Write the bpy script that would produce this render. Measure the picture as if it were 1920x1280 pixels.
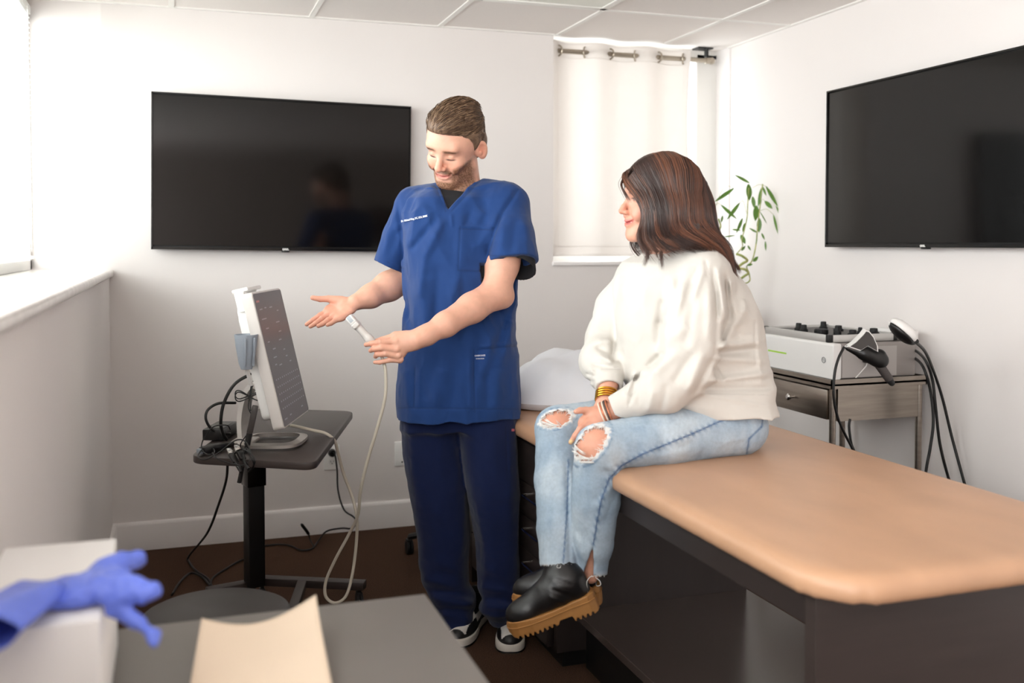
import bpy, bmesh, math, random
import numpy as np
from mathutils import Vector, Matrix, Euler
for o in list(bpy.data.objects): bpy.data.objects.remove(o, do_unlink=True)
SC = bpy.context.scene
COL = SC.collection
PI = math.pi
def srgb(r, g, b):
    f = lambda c: (c/255/12.92) if c/255 <= .04045 else ((c/255+.055)/1.055)**2.4
    return (f(r), f(g), f(b), 1)

# ---------------------------------------------------------------- camera
F_PX, EYE = 1870.0, 1.36                       # focal length in pixels of a 1920 wide frame, eye height
YAW, PITCH = math.atan(633/1870.0), math.radians(2.0)
HORIZON = 458.0
CY = HORIZON + F_PX*math.tan(PITCH)
cam_d = bpy.data.cameras.new('camera'); cam = bpy.data.objects.new('camera', cam_d); COL.objects.link(cam)
cam_d.sensor_width = 36; cam_d.lens = 36*F_PX/1920
cam_d.shift_y = -(640-CY)/1920
cam.location = (0, 0, EYE); cam.rotation_euler = (PI/2-PITCH, 0, -YAW)
cam_d.clip_start = .05
cam_d.dof.use_dof = True; cam_d.dof.focus_distance = 3.25; cam_d.dof.aperture_fstop = 2.4
SC.camera = cam
FW = np.array([math.sin(YAW)*math.cos(PITCH), math.cos(YAW)*math.cos(PITCH), -math.sin(PITCH)])
RT = np.array([math.cos(YAW), -math.sin(YAW), 0.]); UP = np.cross(RT, FW); EY = np.array([0, 0, EYE])
def ray(x, y): return FW*F_PX + RT*(x-960.) - UP*(y-CY)
def atY(x, y, Y): d = ray(x, y); return EY + d*(Y/d[1])
def atX(x, y, X): d = ray(x, y); return EY + d*(X/d[0])
def atZ(x, y, Z): d = ray(x, y); return EY + d*((Z-EYE)/d[2])
def atD(x, y, D): return EY + ray(x, y)*(D/F_PX)

# ---------------------------------------------------------------- light
SC.view_settings.view_transform = 'Standard'; SC.view_settings.look = 'None'
SC.view_settings.gamma = 1; SC.view_settings.use_curve_mapping = False
SC.view_settings.exposure = 0.24
world = bpy.data.worlds.new('daylight'); SC.world = world; world.use_nodes = True
_b = world.node_tree.nodes['Background']; _b.inputs[0].default_value = (.93, .96, 1, 1); _b.inputs[1].default_value = 4.0
def area(name, loc, rot, sx, sy, power, color=(1, 1, 1), spread=PI):
    l = bpy.data.lights.new(name, 'AREA'); l.shape = 'RECTANGLE'; l.size = sx; l.size_y = sy
    l.energy = power; l.color = color; l.spread = spread
    o = bpy.data.objects.new(name, l); COL.objects.link(o); o.location = loc; o.rotation_euler = rot
    return o
area('window_daylight', (-1.05, 2.3, 1.95), (0, -PI/2+.65, 0), 1.4, 4.7, 108, (1, .975, .965))
area('curtain_window_daylight', (2.32, 5.25, 1.85), (-PI/2, 0, 0), 1.0, 1.1, .8, (1, .98, .96))
_v = Vector((math.cos(math.radians(52)), math.sin(math.radians(52)), 0.0))
_l = area('rear_fill_light', (-1.15, -1.45, 1.25), (0, 0, 0), 1.7, 2.1, 112, (1, .975, .965))  # added fill lamp behind the camera, lifts the low back wall
_l.rotation_euler = _v.to_track_quat('-Z', 'Y').to_euler()

# ---------------------------------------------------------------- materials
def mat(name, col, rough=.5, metal=0., bump=0., bscale=200, var=0., vscale=8, spec=.5, coat=0., sheen=0., attr=None, sss=0., coords='Object', emit=0., detail=4., stretch=(1, 1, 1), trans=0., col2=None):
    m = bpy.data.materials.new(name); m.use_nodes = True
    nt = m.node_tree; N = nt.nodes; L = nt.links; p = N['Principled BSDF']
    if not isinstance(col, tuple) or len(col) == 3: col = srgb(*col)
    p.inputs['Base Color'].default_value = col
    p.inputs['Roughness'].default_value = rough; p.inputs['Metallic'].default_value = metal
    p.inputs['Specular IOR Level'].default_value = spec
    p.inputs['Coat Weight'].default_value = coat; p.inputs['Coat Roughness'].default_value = .1
    p.inputs['Sheen Weight'].default_value = sheen
    p.inputs['Transmission Weight'].default_value = trans
    if sss:
        p.inputs['Subsurface Weight'].default_value = sss; p.inputs['Subsurface Radius'].default_value = (.012, .005, .003)
        p.inputs['Subsurface Scale'].default_value = 1.0
    if emit:
        p.inputs['Emission Color'].default_value = col; p.inputs['Emission Strength'].default_value = emit
    tc = N.new('ShaderNodeTexCoord'); mp = N.new('ShaderNodeMapping'); mp.inputs['Scale'].default_value = stretch
    L.new(tc.outputs[coords], mp.inputs[0])
    src = None
    if attr:
        a = N.new('ShaderNodeAttribute'); a.attribute_name = attr; src = a.outputs['Color']
    if var:
        n = N.new('ShaderNodeTexNoise'); n.inputs['Scale'].default_value = vscale; n.inputs['Detail'].default_value = detail
        L.new(mp.outputs[0], n.inputs['Vector'])
        r = N.new('ShaderNodeMapRange'); r.inputs[1].default_value = .3; r.inputs[2].default_value = .7
        L.new(n.outputs['Fac'], r.inputs[0])
        mx = N.new('ShaderNodeMix'); mx.data_type = 'RGBA'
        if col2 is not None:
            L.new(r.outputs[0], mx.inputs[0]); mx.inputs[6].default_value = col; mx.inputs[7].default_value = srgb(*col2)
        else:
            mx.blend_type = 'MULTIPLY'; mx.inputs[0].default_value = 1
            r.inputs[3].default_value = 1-var; r.inputs[4].default_value = 1+var*.3
            mx.inputs[6].default_value = col
            if src: L.new(src, mx.inputs[6])
            L.new(r.outputs[0], mx.inputs[7])
        src = mx.outputs[2]
    if src: L.new(src, p.inputs['Base Color'])
    if bump:
        n2 = N.new('ShaderNodeTexNoise'); n2.inputs['Scale'].default_value = bscale; n2.inputs['Detail'].default_value = 3
        L.new(mp.outputs[0], n2.inputs['Vector'])
        bp = N.new('ShaderNodeBump'); bp.inputs['Strength'].default_value = bump; bp.inputs['Distance'].default_value = .002
        L.new(n2.outputs['Fac'], bp.inputs['Height']); L.new(bp.outputs[0], p.inputs['Normal'])
    return m
M = {}
M['wall'] = mat('wall_paint', (238, 232, 229), .75, bump=.12, bscale=260, var=.015, vscale=2)
M['wall_low'] = M['wall']
M['trim'] = mat('trim_paint', (241, 236, 234), .45, var=.01)
M['ceil'] = mat('ceiling_tile', (242, 235, 230), .9, bump=.5, bscale=330, var=.03, vscale=240)
M['grid'] = mat('ceiling_grid', (246, 243, 238), .5, var=.01)
M['wall_rear'] = mat('rear_wall_paint', (160, 149, 142), .8, bump=.1, bscale=260, var=.02, vscale=2)
M['carpet'] = mat('carpet', (84, 62, 49), .98, bump=1, bscale=420, var=.55, vscale=260, spec=.1)
M['marble'] = mat('sill_marble', (244, 240, 236), .25, var=.10, vscale=9, stretch=(1, 3, 1), detail=8)
M['white'] = mat('white_plastic', (238, 236, 233), .38, var=.01)
M['white2'] = mat('warm_white_plastic', (214, 208, 203), .42, var=.01)
M['vinylw'] = mat('window_vinyl', (240, 238, 234), .4, var=.01)
M['black'] = mat('black_plastic', (20, 19, 19), .4, var=.1, vscale=30)
M['blackg'] = mat('black_gloss', (10, 10, 10), .18, var=.05)
M['screen'] = mat('tv_screen', (9, 8, 8), .10, var=.02, spec=.42)
M['rubber'] = mat('black_rubber', (16, 16, 17), .6, var=.1, vscale=40)
M['cord'] = mat('black_cord', (14, 13, 13), .45, var=.1, vscale=40)
M['creamcord'] = mat('cream_cable', (205, 196, 180), .5, var=.04, vscale=30)
M['steel'] = mat('stainless_steel', (170, 160, 150), .32, 1, var=.18, vscale=5, stretch=(1, 1, 14), bump=.05, bscale=60)
M['nickel'] = mat('brushed_nickel', (176, 166, 152), .3, 1, var=.05)
M['chrome'] = mat('chrome', (215, 213, 210), .12, 1, var=.02)
M['laminate'] = mat('dark_laminate', (58, 49, 46), .42, var=.12, vscale=6, stretch=(1, 1, 8))
M['shelf'] = mat('polished_dark_shelf', (74, 64, 60), .22, var=.12, vscale=6, stretch=(1, 1, 8), spec=.7)
M['laminate2'] = mat('espresso_laminate', (46, 38, 36), .45, var=.12, vscale=6, stretch=(8, 1, 1))
M['tan'] = mat('tan_vinyl', (194, 151, 119), .36, var=.14, vscale=3.5, detail=6, bump=.25, bscale=420, stretch=(2.2, 1, 1))
M['greydesk'] = mat('grey_desk_laminate', (112, 106, 101), .5, var=.04)
M['greyseat'] = mat('grey_stool_vinyl', (60, 57, 55), .5, var=.04)
M['glass'] = None
def glass_mat():
    m = bpy.data.materials.new('window_glass'); m.use_nodes = True; nt = m.node_tree; N = nt.nodes; L = nt.links
    N.remove(N['Principled BSDF']); t = N.new('ShaderNodeBsdfTransparent'); t.inputs[0].default_value = (.95, .97, .96, 1)
    g = N.new('ShaderNodeBsdfGlossy'); g.inputs['Roughness'].default_value = .02
    mx = N.new('ShaderNodeMixShader'); mx.inputs[0].default_value = .05
    L.new(t.outputs[0], mx.inputs[1]); L.new(g.outputs[0], mx.inputs[2])
    L.new(mx.outputs[0], N['Material Output'].inputs[0]); return m
M['glass'] = glass_mat()
def translucent_mat(name, col, amount, rough=.8, bump=0., bscale=300):
    m = mat(name, col, rough, bump=bump, bscale=bscale, var=.015, vscale=20); nt = m.node_tree; N = nt.nodes; L = nt.links
    p = N['Principled BSDF']; t = N.new('ShaderNodeBsdfTranslucent'); t.inputs[0].default_value = srgb(*col)
    mx = N.new('ShaderNodeMixShader'); mx.inputs[0].default_value = amount
    L.new(p.outputs[0], mx.inputs[1]); L.new(t.outputs[0], mx.inputs[2]); L.new(mx.outputs[0], N['Material Output'].inputs[0]); return m
M['curtain'] = translucent_mat('curtain_cloth', (246, 241, 237), .35, bump=.2)
M['slat'] = translucent_mat('blind_slat', (246, 246, 244), .5, .5)

# ---------------------------------------------------------------- mesh helpers
def link(name, me, m=None, parent=None, smooth=True, angle=35, loc=None):
    o = bpy.data.objects.new(name, me); COL.objects.link(o)
    if m is not None: me.materials.append(m)
    if smooth:
        me.shade_smooth()
        if angle: me.set_sharp_from_angle(angle=math.radians(angle))
    if parent is not None: o.parent = parent
    return o
def np_mesh(name, V, Fc, m=None, parent=None, angle=None, colors=None, smooth=True):
    me = bpy.data.meshes.new(name); me.from_pydata([tuple(v) for v in V], [], [tuple(int(i) for i in f) for f in Fc]); me.update()
    if colors is not None:
        a = me.color_attributes.new('Col', 'FLOAT_COLOR', 'POINT')
        c = np.ones((len(V), 4), np.float32); c[:, :3] = colors; a.data.foreach_set('color', c.ravel())
    return link(name, me, m, parent, smooth=smooth, angle=angle)
def tag(o, label=None, cat=None, group=None, kind=None):
    if label: o['label'] = label
    if cat: o['category'] = cat
    if group: o['group'] = group
    if kind: o['kind'] = kind
    return o
def thing(name, label, cat, loc=(0, 0, 0), rz=0., group=None):
    o = bpy.data.objects.new(name, None); COL.objects.link(o); o.location = loc; o.rotation_euler = (0, 0, rz)
    o.empty_display_size = .1
    return tag(o, label, cat, group)
def copy_tree(o, parent=None):
    c = o.copy(); COL.objects.link(c); c.parent = parent
    for ch in [x for x in bpy.data.objects if x.parent == o]: copy_tree(ch, c)
    return c
def struct(o): o['kind'] = 'structure'; return o
def rotm(rx=0, ry=0, rz=0): return Euler((rx, ry, rz)).to_matrix().to_4x4()
def frame_to(d):
    d = Vector(d).normalized(); return d.to_track_quat('Z', 'Y').to_matrix().to_4x4()
class MB:
    def __init__(s): s.bm = bmesh.new()
    def _x(s, vs, loc, mtx):
        Mx = Matrix.Translation(loc) @ (mtx if mtx is not None else Matrix())
        bmesh.ops.transform(s.bm, matrix=Mx, verts=vs)
    def box(s, loc, size, mtx=None, bev=0., seg=2):
        r = bmesh.ops.create_cube(s.bm, size=1); vs = r['verts']
        bmesh.ops.scale(s.bm, vec=size, verts=vs)
        if bev:
            es = list({e for v in vs for e in v.link_edges})
            q = bmesh.ops.bevel(s.bm, geom=es, offset=bev, segments=seg, profile=.5, affect='EDGES')
            vs = list({v for f in q['faces'] for v in f.verts} | {v for v in vs if v.is_valid})
        s._x(vs, loc, mtx); return s
    def span(s, a, b, bev=0., seg=2):
        a = Vector(a); b = Vector(b); return s.box((a+b)/2, [abs(x) for x in (b-a)], None, bev, seg)
    def cyl(s, a, b, r, r2=None, n=24, bev=0.):
        a = Vector(a); b = Vector(b); h = (b-a).length
        q = bmesh.ops.create_cone(s.bm, cap_ends=True, segments=n, radius1=r, radius2=r if r2 is None else r2, depth=h)
        s._x(q['verts'], (a+b)/2, frame_to(b-a)); return s
    def sphere(s, c, r, sc=(1, 1, 1), mtx=None, n=16):
        q = bmesh.ops.create_uvsphere(s.bm, u_segments=n*2, v_segments=n, radius=r)
        bmesh.ops.scale(s.bm, vec=sc, verts=q['verts']); s._x(q['verts'], c, mtx); return s
    def prism(s, poly, z0, z1, mtx=None, loc=(0, 0, 0), bev=0., seg=2):
        vs = [s.bm.verts.new((x, y, z0)) for x, y in poly]; f = s.bm.faces.new(vs)
        if f.normal.z > 0: f.normal_flip()
        q = bmesh.ops.extrude_face_region(s.bm, geom=[f]); nv = [v for v in q['geom'] if isinstance(v, bmesh.types.BMVert)]
        bmesh.ops.translate(s.bm, vec=(0, 0, z1-z0), verts=nv); allv = vs+nv
        if bev:
            top = set(nv); es = [e for v in allv for e in v.link_edges if (e.verts[0] in top) == (e.verts[1] in top)]
            r = bmesh.ops.bevel(s.bm, geom=list(set(es)), offset=bev, segments=seg, profile=.5, affect='EDGES')
            allv = list({v for ff in r['faces'] for v in ff.verts} | {v for v in allv if v.is_valid})
        s._x(allv, loc, mtx); return s
    def tube(s, pts, r, n=8, closed=False, cap=True):
        P = [Vector(p) for p in pts]; k = len(P); rings = []; R = r if hasattr(r, '__len__') else [r]*k
        t0 = None; nrm = None
        for i in range(k):
            a = P[(i-1) % k] if (closed or i > 0) else P[i]; b = P[(i+1) % k] if (closed or i < k-1) else P[i]
            t = (b-a).normalized()
            if nrm is None:
                nrm = t.orthogonal().normalized()
            else:
                nrm = (nrm - t*nrm.dot(t))
                nrm = nrm.normalized() if nrm.length > 1e-6 else t.orthogonal().normalized()
            bn = t.cross(nrm)
            rings.append([s.bm.verts.new(P[i] + (nrm*math.cos(2*PI*j/n) + bn*math.sin(2*PI*j/n))*R[i]) for j in range(n)])
        for i in range(k if closed else k-1):
            A = rings[i]; B = rings[(i+1) % k]
            for j in range(n): s.bm.faces.new((A[j], A[(j+1) % n], B[(j+1) % n], B[j]))
        if cap and not closed:
            s.bm.faces.new(rings[0][::-1]); s.bm.faces.new(rings[-1])
        return s
    def lathe(s, prof, n=32, loc=(0, 0, 0), mtx=None):
        rings = []; vs = []
        for r, z in prof:
            ring = [s.bm.verts.new((r*math.cos(2*PI*j/n), r*math.sin(2*PI*j/n), z)) for j in range(n)] if r > 1e-6 else [s.bm.verts.new((0, 0, z))]
            rings.append(ring); vs += ring
        for A, B in zip(rings, rings[1:]):
            if len(A) == 1 and len(B) == 1: continue
            for j in range(n):
                if len(A) == 1: s.bm.faces.new((A[0], B[(j+1) % n], B[j]))
                elif len(B) == 1: s.bm.faces.new((A[j], A[(j+1) % n], B[0]))
                else: s.bm.faces.new((A[j], A[(j+1) % n], B[(j+1) % n], B[j]))
        s._x(vs, loc, mtx); return s
    def build(s, name, m, parent=None, angle=35, smooth=True):
        bmesh.ops.recalc_face_normals(s.bm, faces=s.bm.faces)
        me = bpy.data.meshes.new(name); s.bm.to_mesh(me); s.bm.free()
        return link(name, me, m, parent, smooth, angle)
def spline(pts, n=8, closed=False):
    P = [np.array(p, float) for p in pts]; out = []; k = len(P)
    for i in range(k if closed else k-1):
        p0 = P[i-1] if (i > 0 or closed) else 2*P[0]-P[1]; p1 = P[i]; p2 = P[(i+1) % k]
        p3 = P[(i+2) % k] if (closed or i+2 < k) else 2*P[-1]-P[-2]
        for j in range(n):
            t = j/n; out.append(.5*((2*p1)+(-p0+p2)*t+(2*p0-5*p1+4*p2-p3)*t*t+(-p0+3*p1-3*p2+p3)*t**3))
    if not closed: out.append(P[-1])
    return out
def rrect(w, h, r, n=6, cx=0, cy=0):
    out = []
    for sx, sy, a in ((1, 1, 0), (-1, 1, 90), (-1, -1, 180), (1, -1, 270)):
        for i in range(n+1):
            t = math.radians(a+90*i/n); out.append((cx+sx*(w/2-r)+r*math.cos(t), cy+sy*(h/2-r)+r*math.sin(t)))
    return out
def text(name, body, size, mtx, m, parent=None, depth=.0004, align='CENTER', bold=0.):
    c = bpy.data.curves.new(name, 'FONT'); c.body = body; c.size = size; c.extrude = depth; c.align_x = align; c.align_y = 'CENTER'; c.offset = bold; c.resolution_u = 3
    o = bpy.data.objects.new(name, c); COL.objects.link(o); bpy.context.view_layer.update()
    me = bpy.data.meshes.new_from_object(o.evaluated_get(bpy.context.evaluated_depsgraph_get()))
    bpy.data.objects.remove(o, do_unlink=True); me.name = name; me.transform(mtx)
    me.materials.clear()
    return link(name, me, m, parent, smooth=False)
def basis(x, y, z, o):   # matrix whose columns are the given axes
    x, y, z, o = map(Vector, (x, y, z, o))
    return Matrix(((x[0], y[0], z[0], o[0]), (x[1], y[1], z[1], o[1]), (x[2], y[2], z[2], o[2]), (0, 0, 0, 1)))

# ================================================================ ROOM
XL, XR, YB, ZC, YF = -.27, 2.82, 4.70, 2.409, -1.9
XW = -.62                                     # plane of the left window
SILL = 1.25
# floor and ceiling
struct(MB().span((XW-.2, YF-.1, -.1), (XR+.2, YB+.3, 0)).build('floor', M['carpet']))
ce = struct(MB().span((XW-.2, YF-.1, ZC), (XR+.2, YB+.3, ZC+.1)).build('ceiling', M['ceil']))
g = MB()
for k in range(0, 5): g.box((.61*k, (YF+YB)/2, ZC-.002), (.024, YB-YF, .006))
for k in range(0, 10): g.box(((XW+XR)/2, 4.13-.61*k, ZC-.0015), (XR-XW, .024, .006))
g.box(((XW+1.81)/2, YB-.011, ZC-.003), (1.81-XW, .02, .006)); g.box((XR-.011, (YF+YB)/2, ZC-.003), (.02, YB-YF, .006))
struct(g.build('trim_1', M['grid']))
# back wall : main slab, splayed bit beside the left window, the part under and around the curtain window
w = MB().span((XL-.02, YB, 0), (1.81, YB+.25, ZC))
w.prism([(XL-.02, YB), (XL-.02, YB+.2), (XW-.03, YB+.2), (XW-.03, YB+.07)], SILL-.05, ZC)
w.span((XL-.3, YB, 0), (XL-.02, YB+.2, SILL-.05)).span((1.81, YB, 0), (XR+.2, YB+.25, 1.26)).span((2.82, YB, 1.26), (XR+.2, YB+.25, ZC))
struct(w.build('wall_back', M['wall'], angle=20))
struct(MB().span((XR, YF-.1, 0), (XR+.2, YB+.02, ZC)).build('wall_right', M['wall']))
w = MB().span((XL-.25, -.25, 0), (XL, YB, SILL-.03)).span((XW-.2, -.25, 0), (XW+.03, YB+.3, SILL-.03)).span((XW-.2, YF, 0), (XL, -.25, .08)).span((XW-.2, YF, 2.36), (XW+.02, YB+.3, ZC))
struct(w.build('wall_left', M['wall']))
struct(MB().span((XW-.2, YF-.15, 0), (XR+.2, YF, ZC)).build('wall_front', M['wall_rear']))
# window sill (stone ledge)
s = MB(); s.span((XW, -.25, SILL-.032), (XL+.018, YB+.005, SILL), bev=.012, seg=3)
struct(s.build('trim_2', M['marble']))
# baseboards with a rounded top
def baseboard(name, a, b, axis, depth):
    m = MB(); prof = [(0, 0), (.016, 0), (.016, .112), (.012, .124), (.004, .128), (0, .128)]
    a = Vector(a); b = Vector(b); d = (b-a).normalized(); nrm = Vector(axis)
    vs = []
    for p in (a, b): vs.append([m.bm.verts.new(p+nrm*x+Vector((0, 0, z))) for x, z in prof])
    k = len(prof)
    for j in range(k): m.bm.faces.new((vs[0][j], vs[0][(j+1) % k], vs[1][(j+1) % k], vs[1][j]))
    m.bm.faces.new(vs[0]); m.bm.faces.new(vs[1][::-1])
    return struct(m.build(name, M['trim'], angle=50))
baseboard('baseboard_back', (XL, YB, 0), (XR, YB, 0), (0, -1, 0), 0)
baseboard('baseboard_left', (XL, YF, 0), (XL, YB-.016, 0), (1, 0, 0), 0)
baseboard('baseboard_right', (XR, YF, 0), (XR, YB-.016, 0), (-1, 0, 0), 0)
# left window : vinyl frame, panes, blind
Y0, Y1, Z0, Z1 = -.25, YB+.06, SILL, 2.36
fr = MB()
for z in (Z0+.022, Z1-.022): fr.box((XW+.0, (Y0+Y1)/2, z), (.07, Y1-Y0, .044), bev=.004)
for y in (Y0+.022, .7, 1.6, 3.1, Y1-.022): fr.box((XW, y, (Z0+Z1)/2), (.07, .044, Z1-Z0), bev=.004)
wf = struct(fr.build('window_1', M['vinylw']))
MB().span((XW-.012, Y0+.04, Z0+.04), (XW-.008, Y1-.04, Z1-.04)).build('pane', M['glass'], wf)
bl = thing('window_blind', 'white horizontal slat blind lowered in the left window', 'window blind', (XW+.045, 3.0, Z1))
MB().box((0, 0, -.02), (.03, 3.3, .035), bev=.003).build('head_rail', M['slat'], bl)
MB().box((0, 0, -(Z1-Z0)+.055), (.026, 3.3, .014), bev=.003).build('bottom_rail', M['slat'], bl)
sl = MB()
for i in range(46): sl.box((0, 0, -.05-i*.0215), (.024, 3.3, .0011), rotm(0, math.radians(6), 0))
o = sl.build('slat', M['slat'], bl, smooth=False); o['kind'] = 'stuff'
for y in (1.58, .9, .1, -.8): MB().tube([(.013, y, -.02), (.013, y, -1.03)], .0012, 5).build('ladder_cord', M['white'], bl)
MB().tube([(.022, 1.5, -.03), (.024, 1.5, -.9), (.022, 1.5, -1.0)], .003, 6).build('wand', M['white'], bl)
# tall window frame added out of view behind the camera, for the fill lamp
fr = MB()
for z in (.10, Z1-.022): fr.box((XW, (YF-.25)/2, z), (.07, 1.65, .044), bev=.004)
for y in (YF+.022, -1.07, -.272): fr.box((XW, y, 1.2), (.07, .044, 2.25), bev=.004)
struct(fr.build('added_window', M['vinylw']))
# curtain window, back right
fr = MB(); YW = YB+.13
for z in (1.29, ZC-.02): fr.box((2.315, YW+.03, z), (1.01, .06, .05), bev=.004)
for x in (1.83, 2.34, 2.755): fr.box((x, YW+.03, 1.83), (.05 if x < 2.7 else .13, .06, 1.12), bev=.004)
w2 = struct(fr.build('window_2', M['vinylw']))
MB().span((1.83, YW+.035, 1.29), (2.75, YW+.039, ZC-.02)).build('pane', M['glass'], w2)
struct(MB().span((1.805, YB-.012, 1.252), (2.82, YB+.16, 1.272), bev=.004).build('trim_3', M['trim']))
struct(MB().span((2.812, YB-.006, 1.272), (2.822, YB+.14, ZC)).build('trim_4', M['trim']))
# curtain rod and curtain
rod = thing('curtain_rod', 'brushed nickel curtain rod over the back right window', 'curtain rod', (2.25, YB+.035, 2.338))
MB().cyl((-.43, 0, 0), (.46, 0, 0), .0125).build('rod', M['nickel'], rod)
MB().sphere((.475, 0, 0), .02, (1, 1, 1)).cyl((.44, 0, 0), (.465, 0, 0), .017).build('finial', M['nickel'], rod)
MB().box((.452, .012, .034), (.010, .03, .062)).box((.44, .03, .066), (.09, .07, .006)).build('bracket', M['black'], rod)
cu = thing('curtain', 'cream grommet curtain hanging over the back right window', 'curtain', (1.83, YB+.035, 2.37))
gx = [.02, .165, .305, .448, .58, .727]
V = []; Fc = []; nx, nz = 200, 60; zt, zb = .015, -1.07
def cur_y(x, z):
    t = np.interp(x, [-.05]+gx+[.80], [-1]+list(range(0, 6))+[6.]); a = .026*(1-.35*(-z))
    return -a*math.sin(PI*t+PI)*(1 if True else 0) + .006*math.sin(9*x+3*z)*(-z)
for j in range(nz+1):
    z = zt+(zb-zt)*j/nz
    for i in range(nx+1):
        x = -.04+(.80+.012*math.sin(4*z))*i/nx
        V.append((x*(1+.004*math.sin(6*z)), cur_y(x, z), z))
for j in range(nz):
    for i in range(nx): a = j*(nx+1)+i; Fc.append((a, a+1, a+nx+2, a+nx+1))
cl = np_mesh('cloth', V, Fc, M['curtain'], cu)
sm = cl.modifiers.new('thickness', 'SOLIDIFY'); sm.thickness = .0015
hv = []
for zz in (-.062, -1.02):
    hm = MB().tube([(-.04+.80*i/80, cur_y(-.04+.80*i/80, zz)-.0015, zz) for i in range(81)], .0016, 5)
    hm.build('hem', M['curtain'], cu)
for i, x in enumerate(gx):
    r = MB(); a = (PI/2-.35) if i % 2 else (-.9); n = 28
    mt = rotm(0, 0, (.95 if i % 2 else -1.15)) @ rotm(PI/2, 0, 0)
    pts = [mt @ Vector((.026*math.cos(2*PI*k/n), .026*math.sin(2*PI*k/n), 0))+Vector((x, cur_y(x, -.03), -.032)) for k in range(n)]
    r.tube(pts, .0045, 6, closed=True); r.build('grommet', M['nickel'], cu)
# ceiling troffer
tf = thing('ceiling_light', 'white framed fluorescent ceiling panel beside the top edge of the photo', 'ceiling light', (1.525, 3.51, ZC))
m = MB()
for sx in (-1, 1): m.box((sx*.285, 0, -.006), (.03, 1.18, .012), bev=.002)
for sy in (-1, 1): m.box((0, sy*.575, -.006), (.6, .03, .012), bev=.002)
m.build('frame', M['grid'], tf)
M['diff'] = mat('light_diffuser', (216, 216, 206), .35, bump=.6, bscale=160, emit=.05)
MB().box((0, 0, -.004), (.545, 1.13, .004)).build('diffuser', M['diff'], tf)

# ================================================================ WALL TVS
def make_tv(name, label, loc, rz, w, h, roll=0.):
    t = thing(name, label, 'television', loc, rz)
    t.rotation_euler = (0, roll, rz); t['group'] = 'wall-mounted televisions'
    MB().box((0, .022, 0), (w, .03, h), bev=.003).build('housing', M['black'], t)
    MB().box((0, .004, .004), (w-.014, .006, h-.03), bev=.0005, seg=1).build('screen', M['screen'], t)
    b = MB(); e = .006
    b.box((0, .0015, h/2-e/2), (w, .014, e)).box((0, .0015, -h/2+e), (w, .014, e*2)).box((-w/2+e/2, .0015, 0), (e, .014, h)).box((w/2-e/2, .0015, 0), (e, .014, h))
    b.build('bezel', M['blackg'], t)
    text('logo', 'onn.', .017, Matrix.Translation((.0, -.0062, -h/2+.0075)) @ rotm(PI/2, 0, 0), M['white'], t, bold=.0006)
    MB().box((.0, .01, -h/2-.003), (.035, .02, .008), bev=.002).build('receiver', M['black'], t)
    MB().box((0, .05, 0), (.4, .03, .3)).build('wall_mount', M['black'], t)
    return t
make_tv('television', 'black wall-mounted television behind the standing man', (.485, YB-.065, 1.674), 0, 1.153, .686, math.radians(.75))
make_tv('television', 'large black television on the right wall, cut by the frame', (XR-.065, 3.155, 1.693), -PI/2, 1.23, .69)
# outlets
M['plate'] = mat('outlet_plastic', (252, 251, 248), .3, var=.005)
def plate(x, z, label):
    t = thing('wall_outlet', label, 'outlet', (x, YB, z), group='white wall plates on the back wall')
    MB().box((0, -.003, 0), (.073, .007, .118), bev=.003, seg=3).build('cover_plate', M['plate'], t)
    return t
t = plate(.693, .357, 'white duplex wall outlet with a black round plug in its upper socket')
for dz in (.02, -.02):
    MB().cyl((0, -.006, dz), (0, -.009, dz), .0155).build('socket', M['white'], t)
    k = MB().box((-.006, -.0095, dz+.002), (.002, .001, .008)).box((.006, -.0095, dz+.002), (.002, .001, .007)).cyl((0, -.009, dz-.008), (0, -.0101, dz-.008), .0022, n=12)
    k.build('slot', M['black'], t)
t = plate(1.03, .352, 'white wall plate with a small round jack beside the man')
MB().cyl((.0, -.006, -.04), (0, -.0075, -.04), .004).build('jack', M['black'], t)

# ================================================================ EXAM TABLE
ex = thing('exam_table', 'dark wooden treatment table with a padded tan vinyl top and drawers', 'treatment table', (1.47, 2.66, 0))
def P(x, y, z): return (x-1.47, y-2.66, z)
lam = M['laminate2']
EX0, EX1, EY0, EY1 = 1.12, 1.83, 1.55, 3.85
MB().span(P(EX0, EY0, .0), P(EX1, EY0+.035, .715), bev=.001, seg=1).build('end_panel', M['laminate'], ex)
MB().span(P(EX0, EY1-.035, .0), P(EX1, EY1, .715), bev=.001, seg=1).build('end_panel', lam, ex)
MB().span(P(EX0, EY0+.035, .645), P(EX0+.02, 2.92, .715)).build('apron', lam, ex)
MB().span(P(EX1-.02, EY0+.035, .645), P(EX1, 2.92, .715)).build('apron', lam, ex)
MB().span(P(EX0+.005, EY0+.035, .700), P(EX1-.005, EY1-.035, .716)).build('deck', lam, ex)
MB().span(P(EX0+.02, 2.92, .06), P(EX1, 2.95, .70)).build('divider', lam, ex)
MB().span(P(1.20, EY0+.035, .165), P(EX1, 2.92, .19), bev=.001, seg=1).build('shelf', M['shelf'], ex)
MB().span(P(1.24, EY0+.035, .0), P(1.26, 2.92, .165)).build('plinth', M['black'], ex)
MB().span(P(EX1-.02, 2.95, .06), P(EX1, EY1-.035, .70)).build('back_panel', lam, ex)
MB().span(P(EX0+.05, 2.95, .0), P(EX1-.05, EY1-.035, .06)).build('plinth', M['black'], ex)
zz = [.065, .205, .325, .438, .552, .692]
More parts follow.
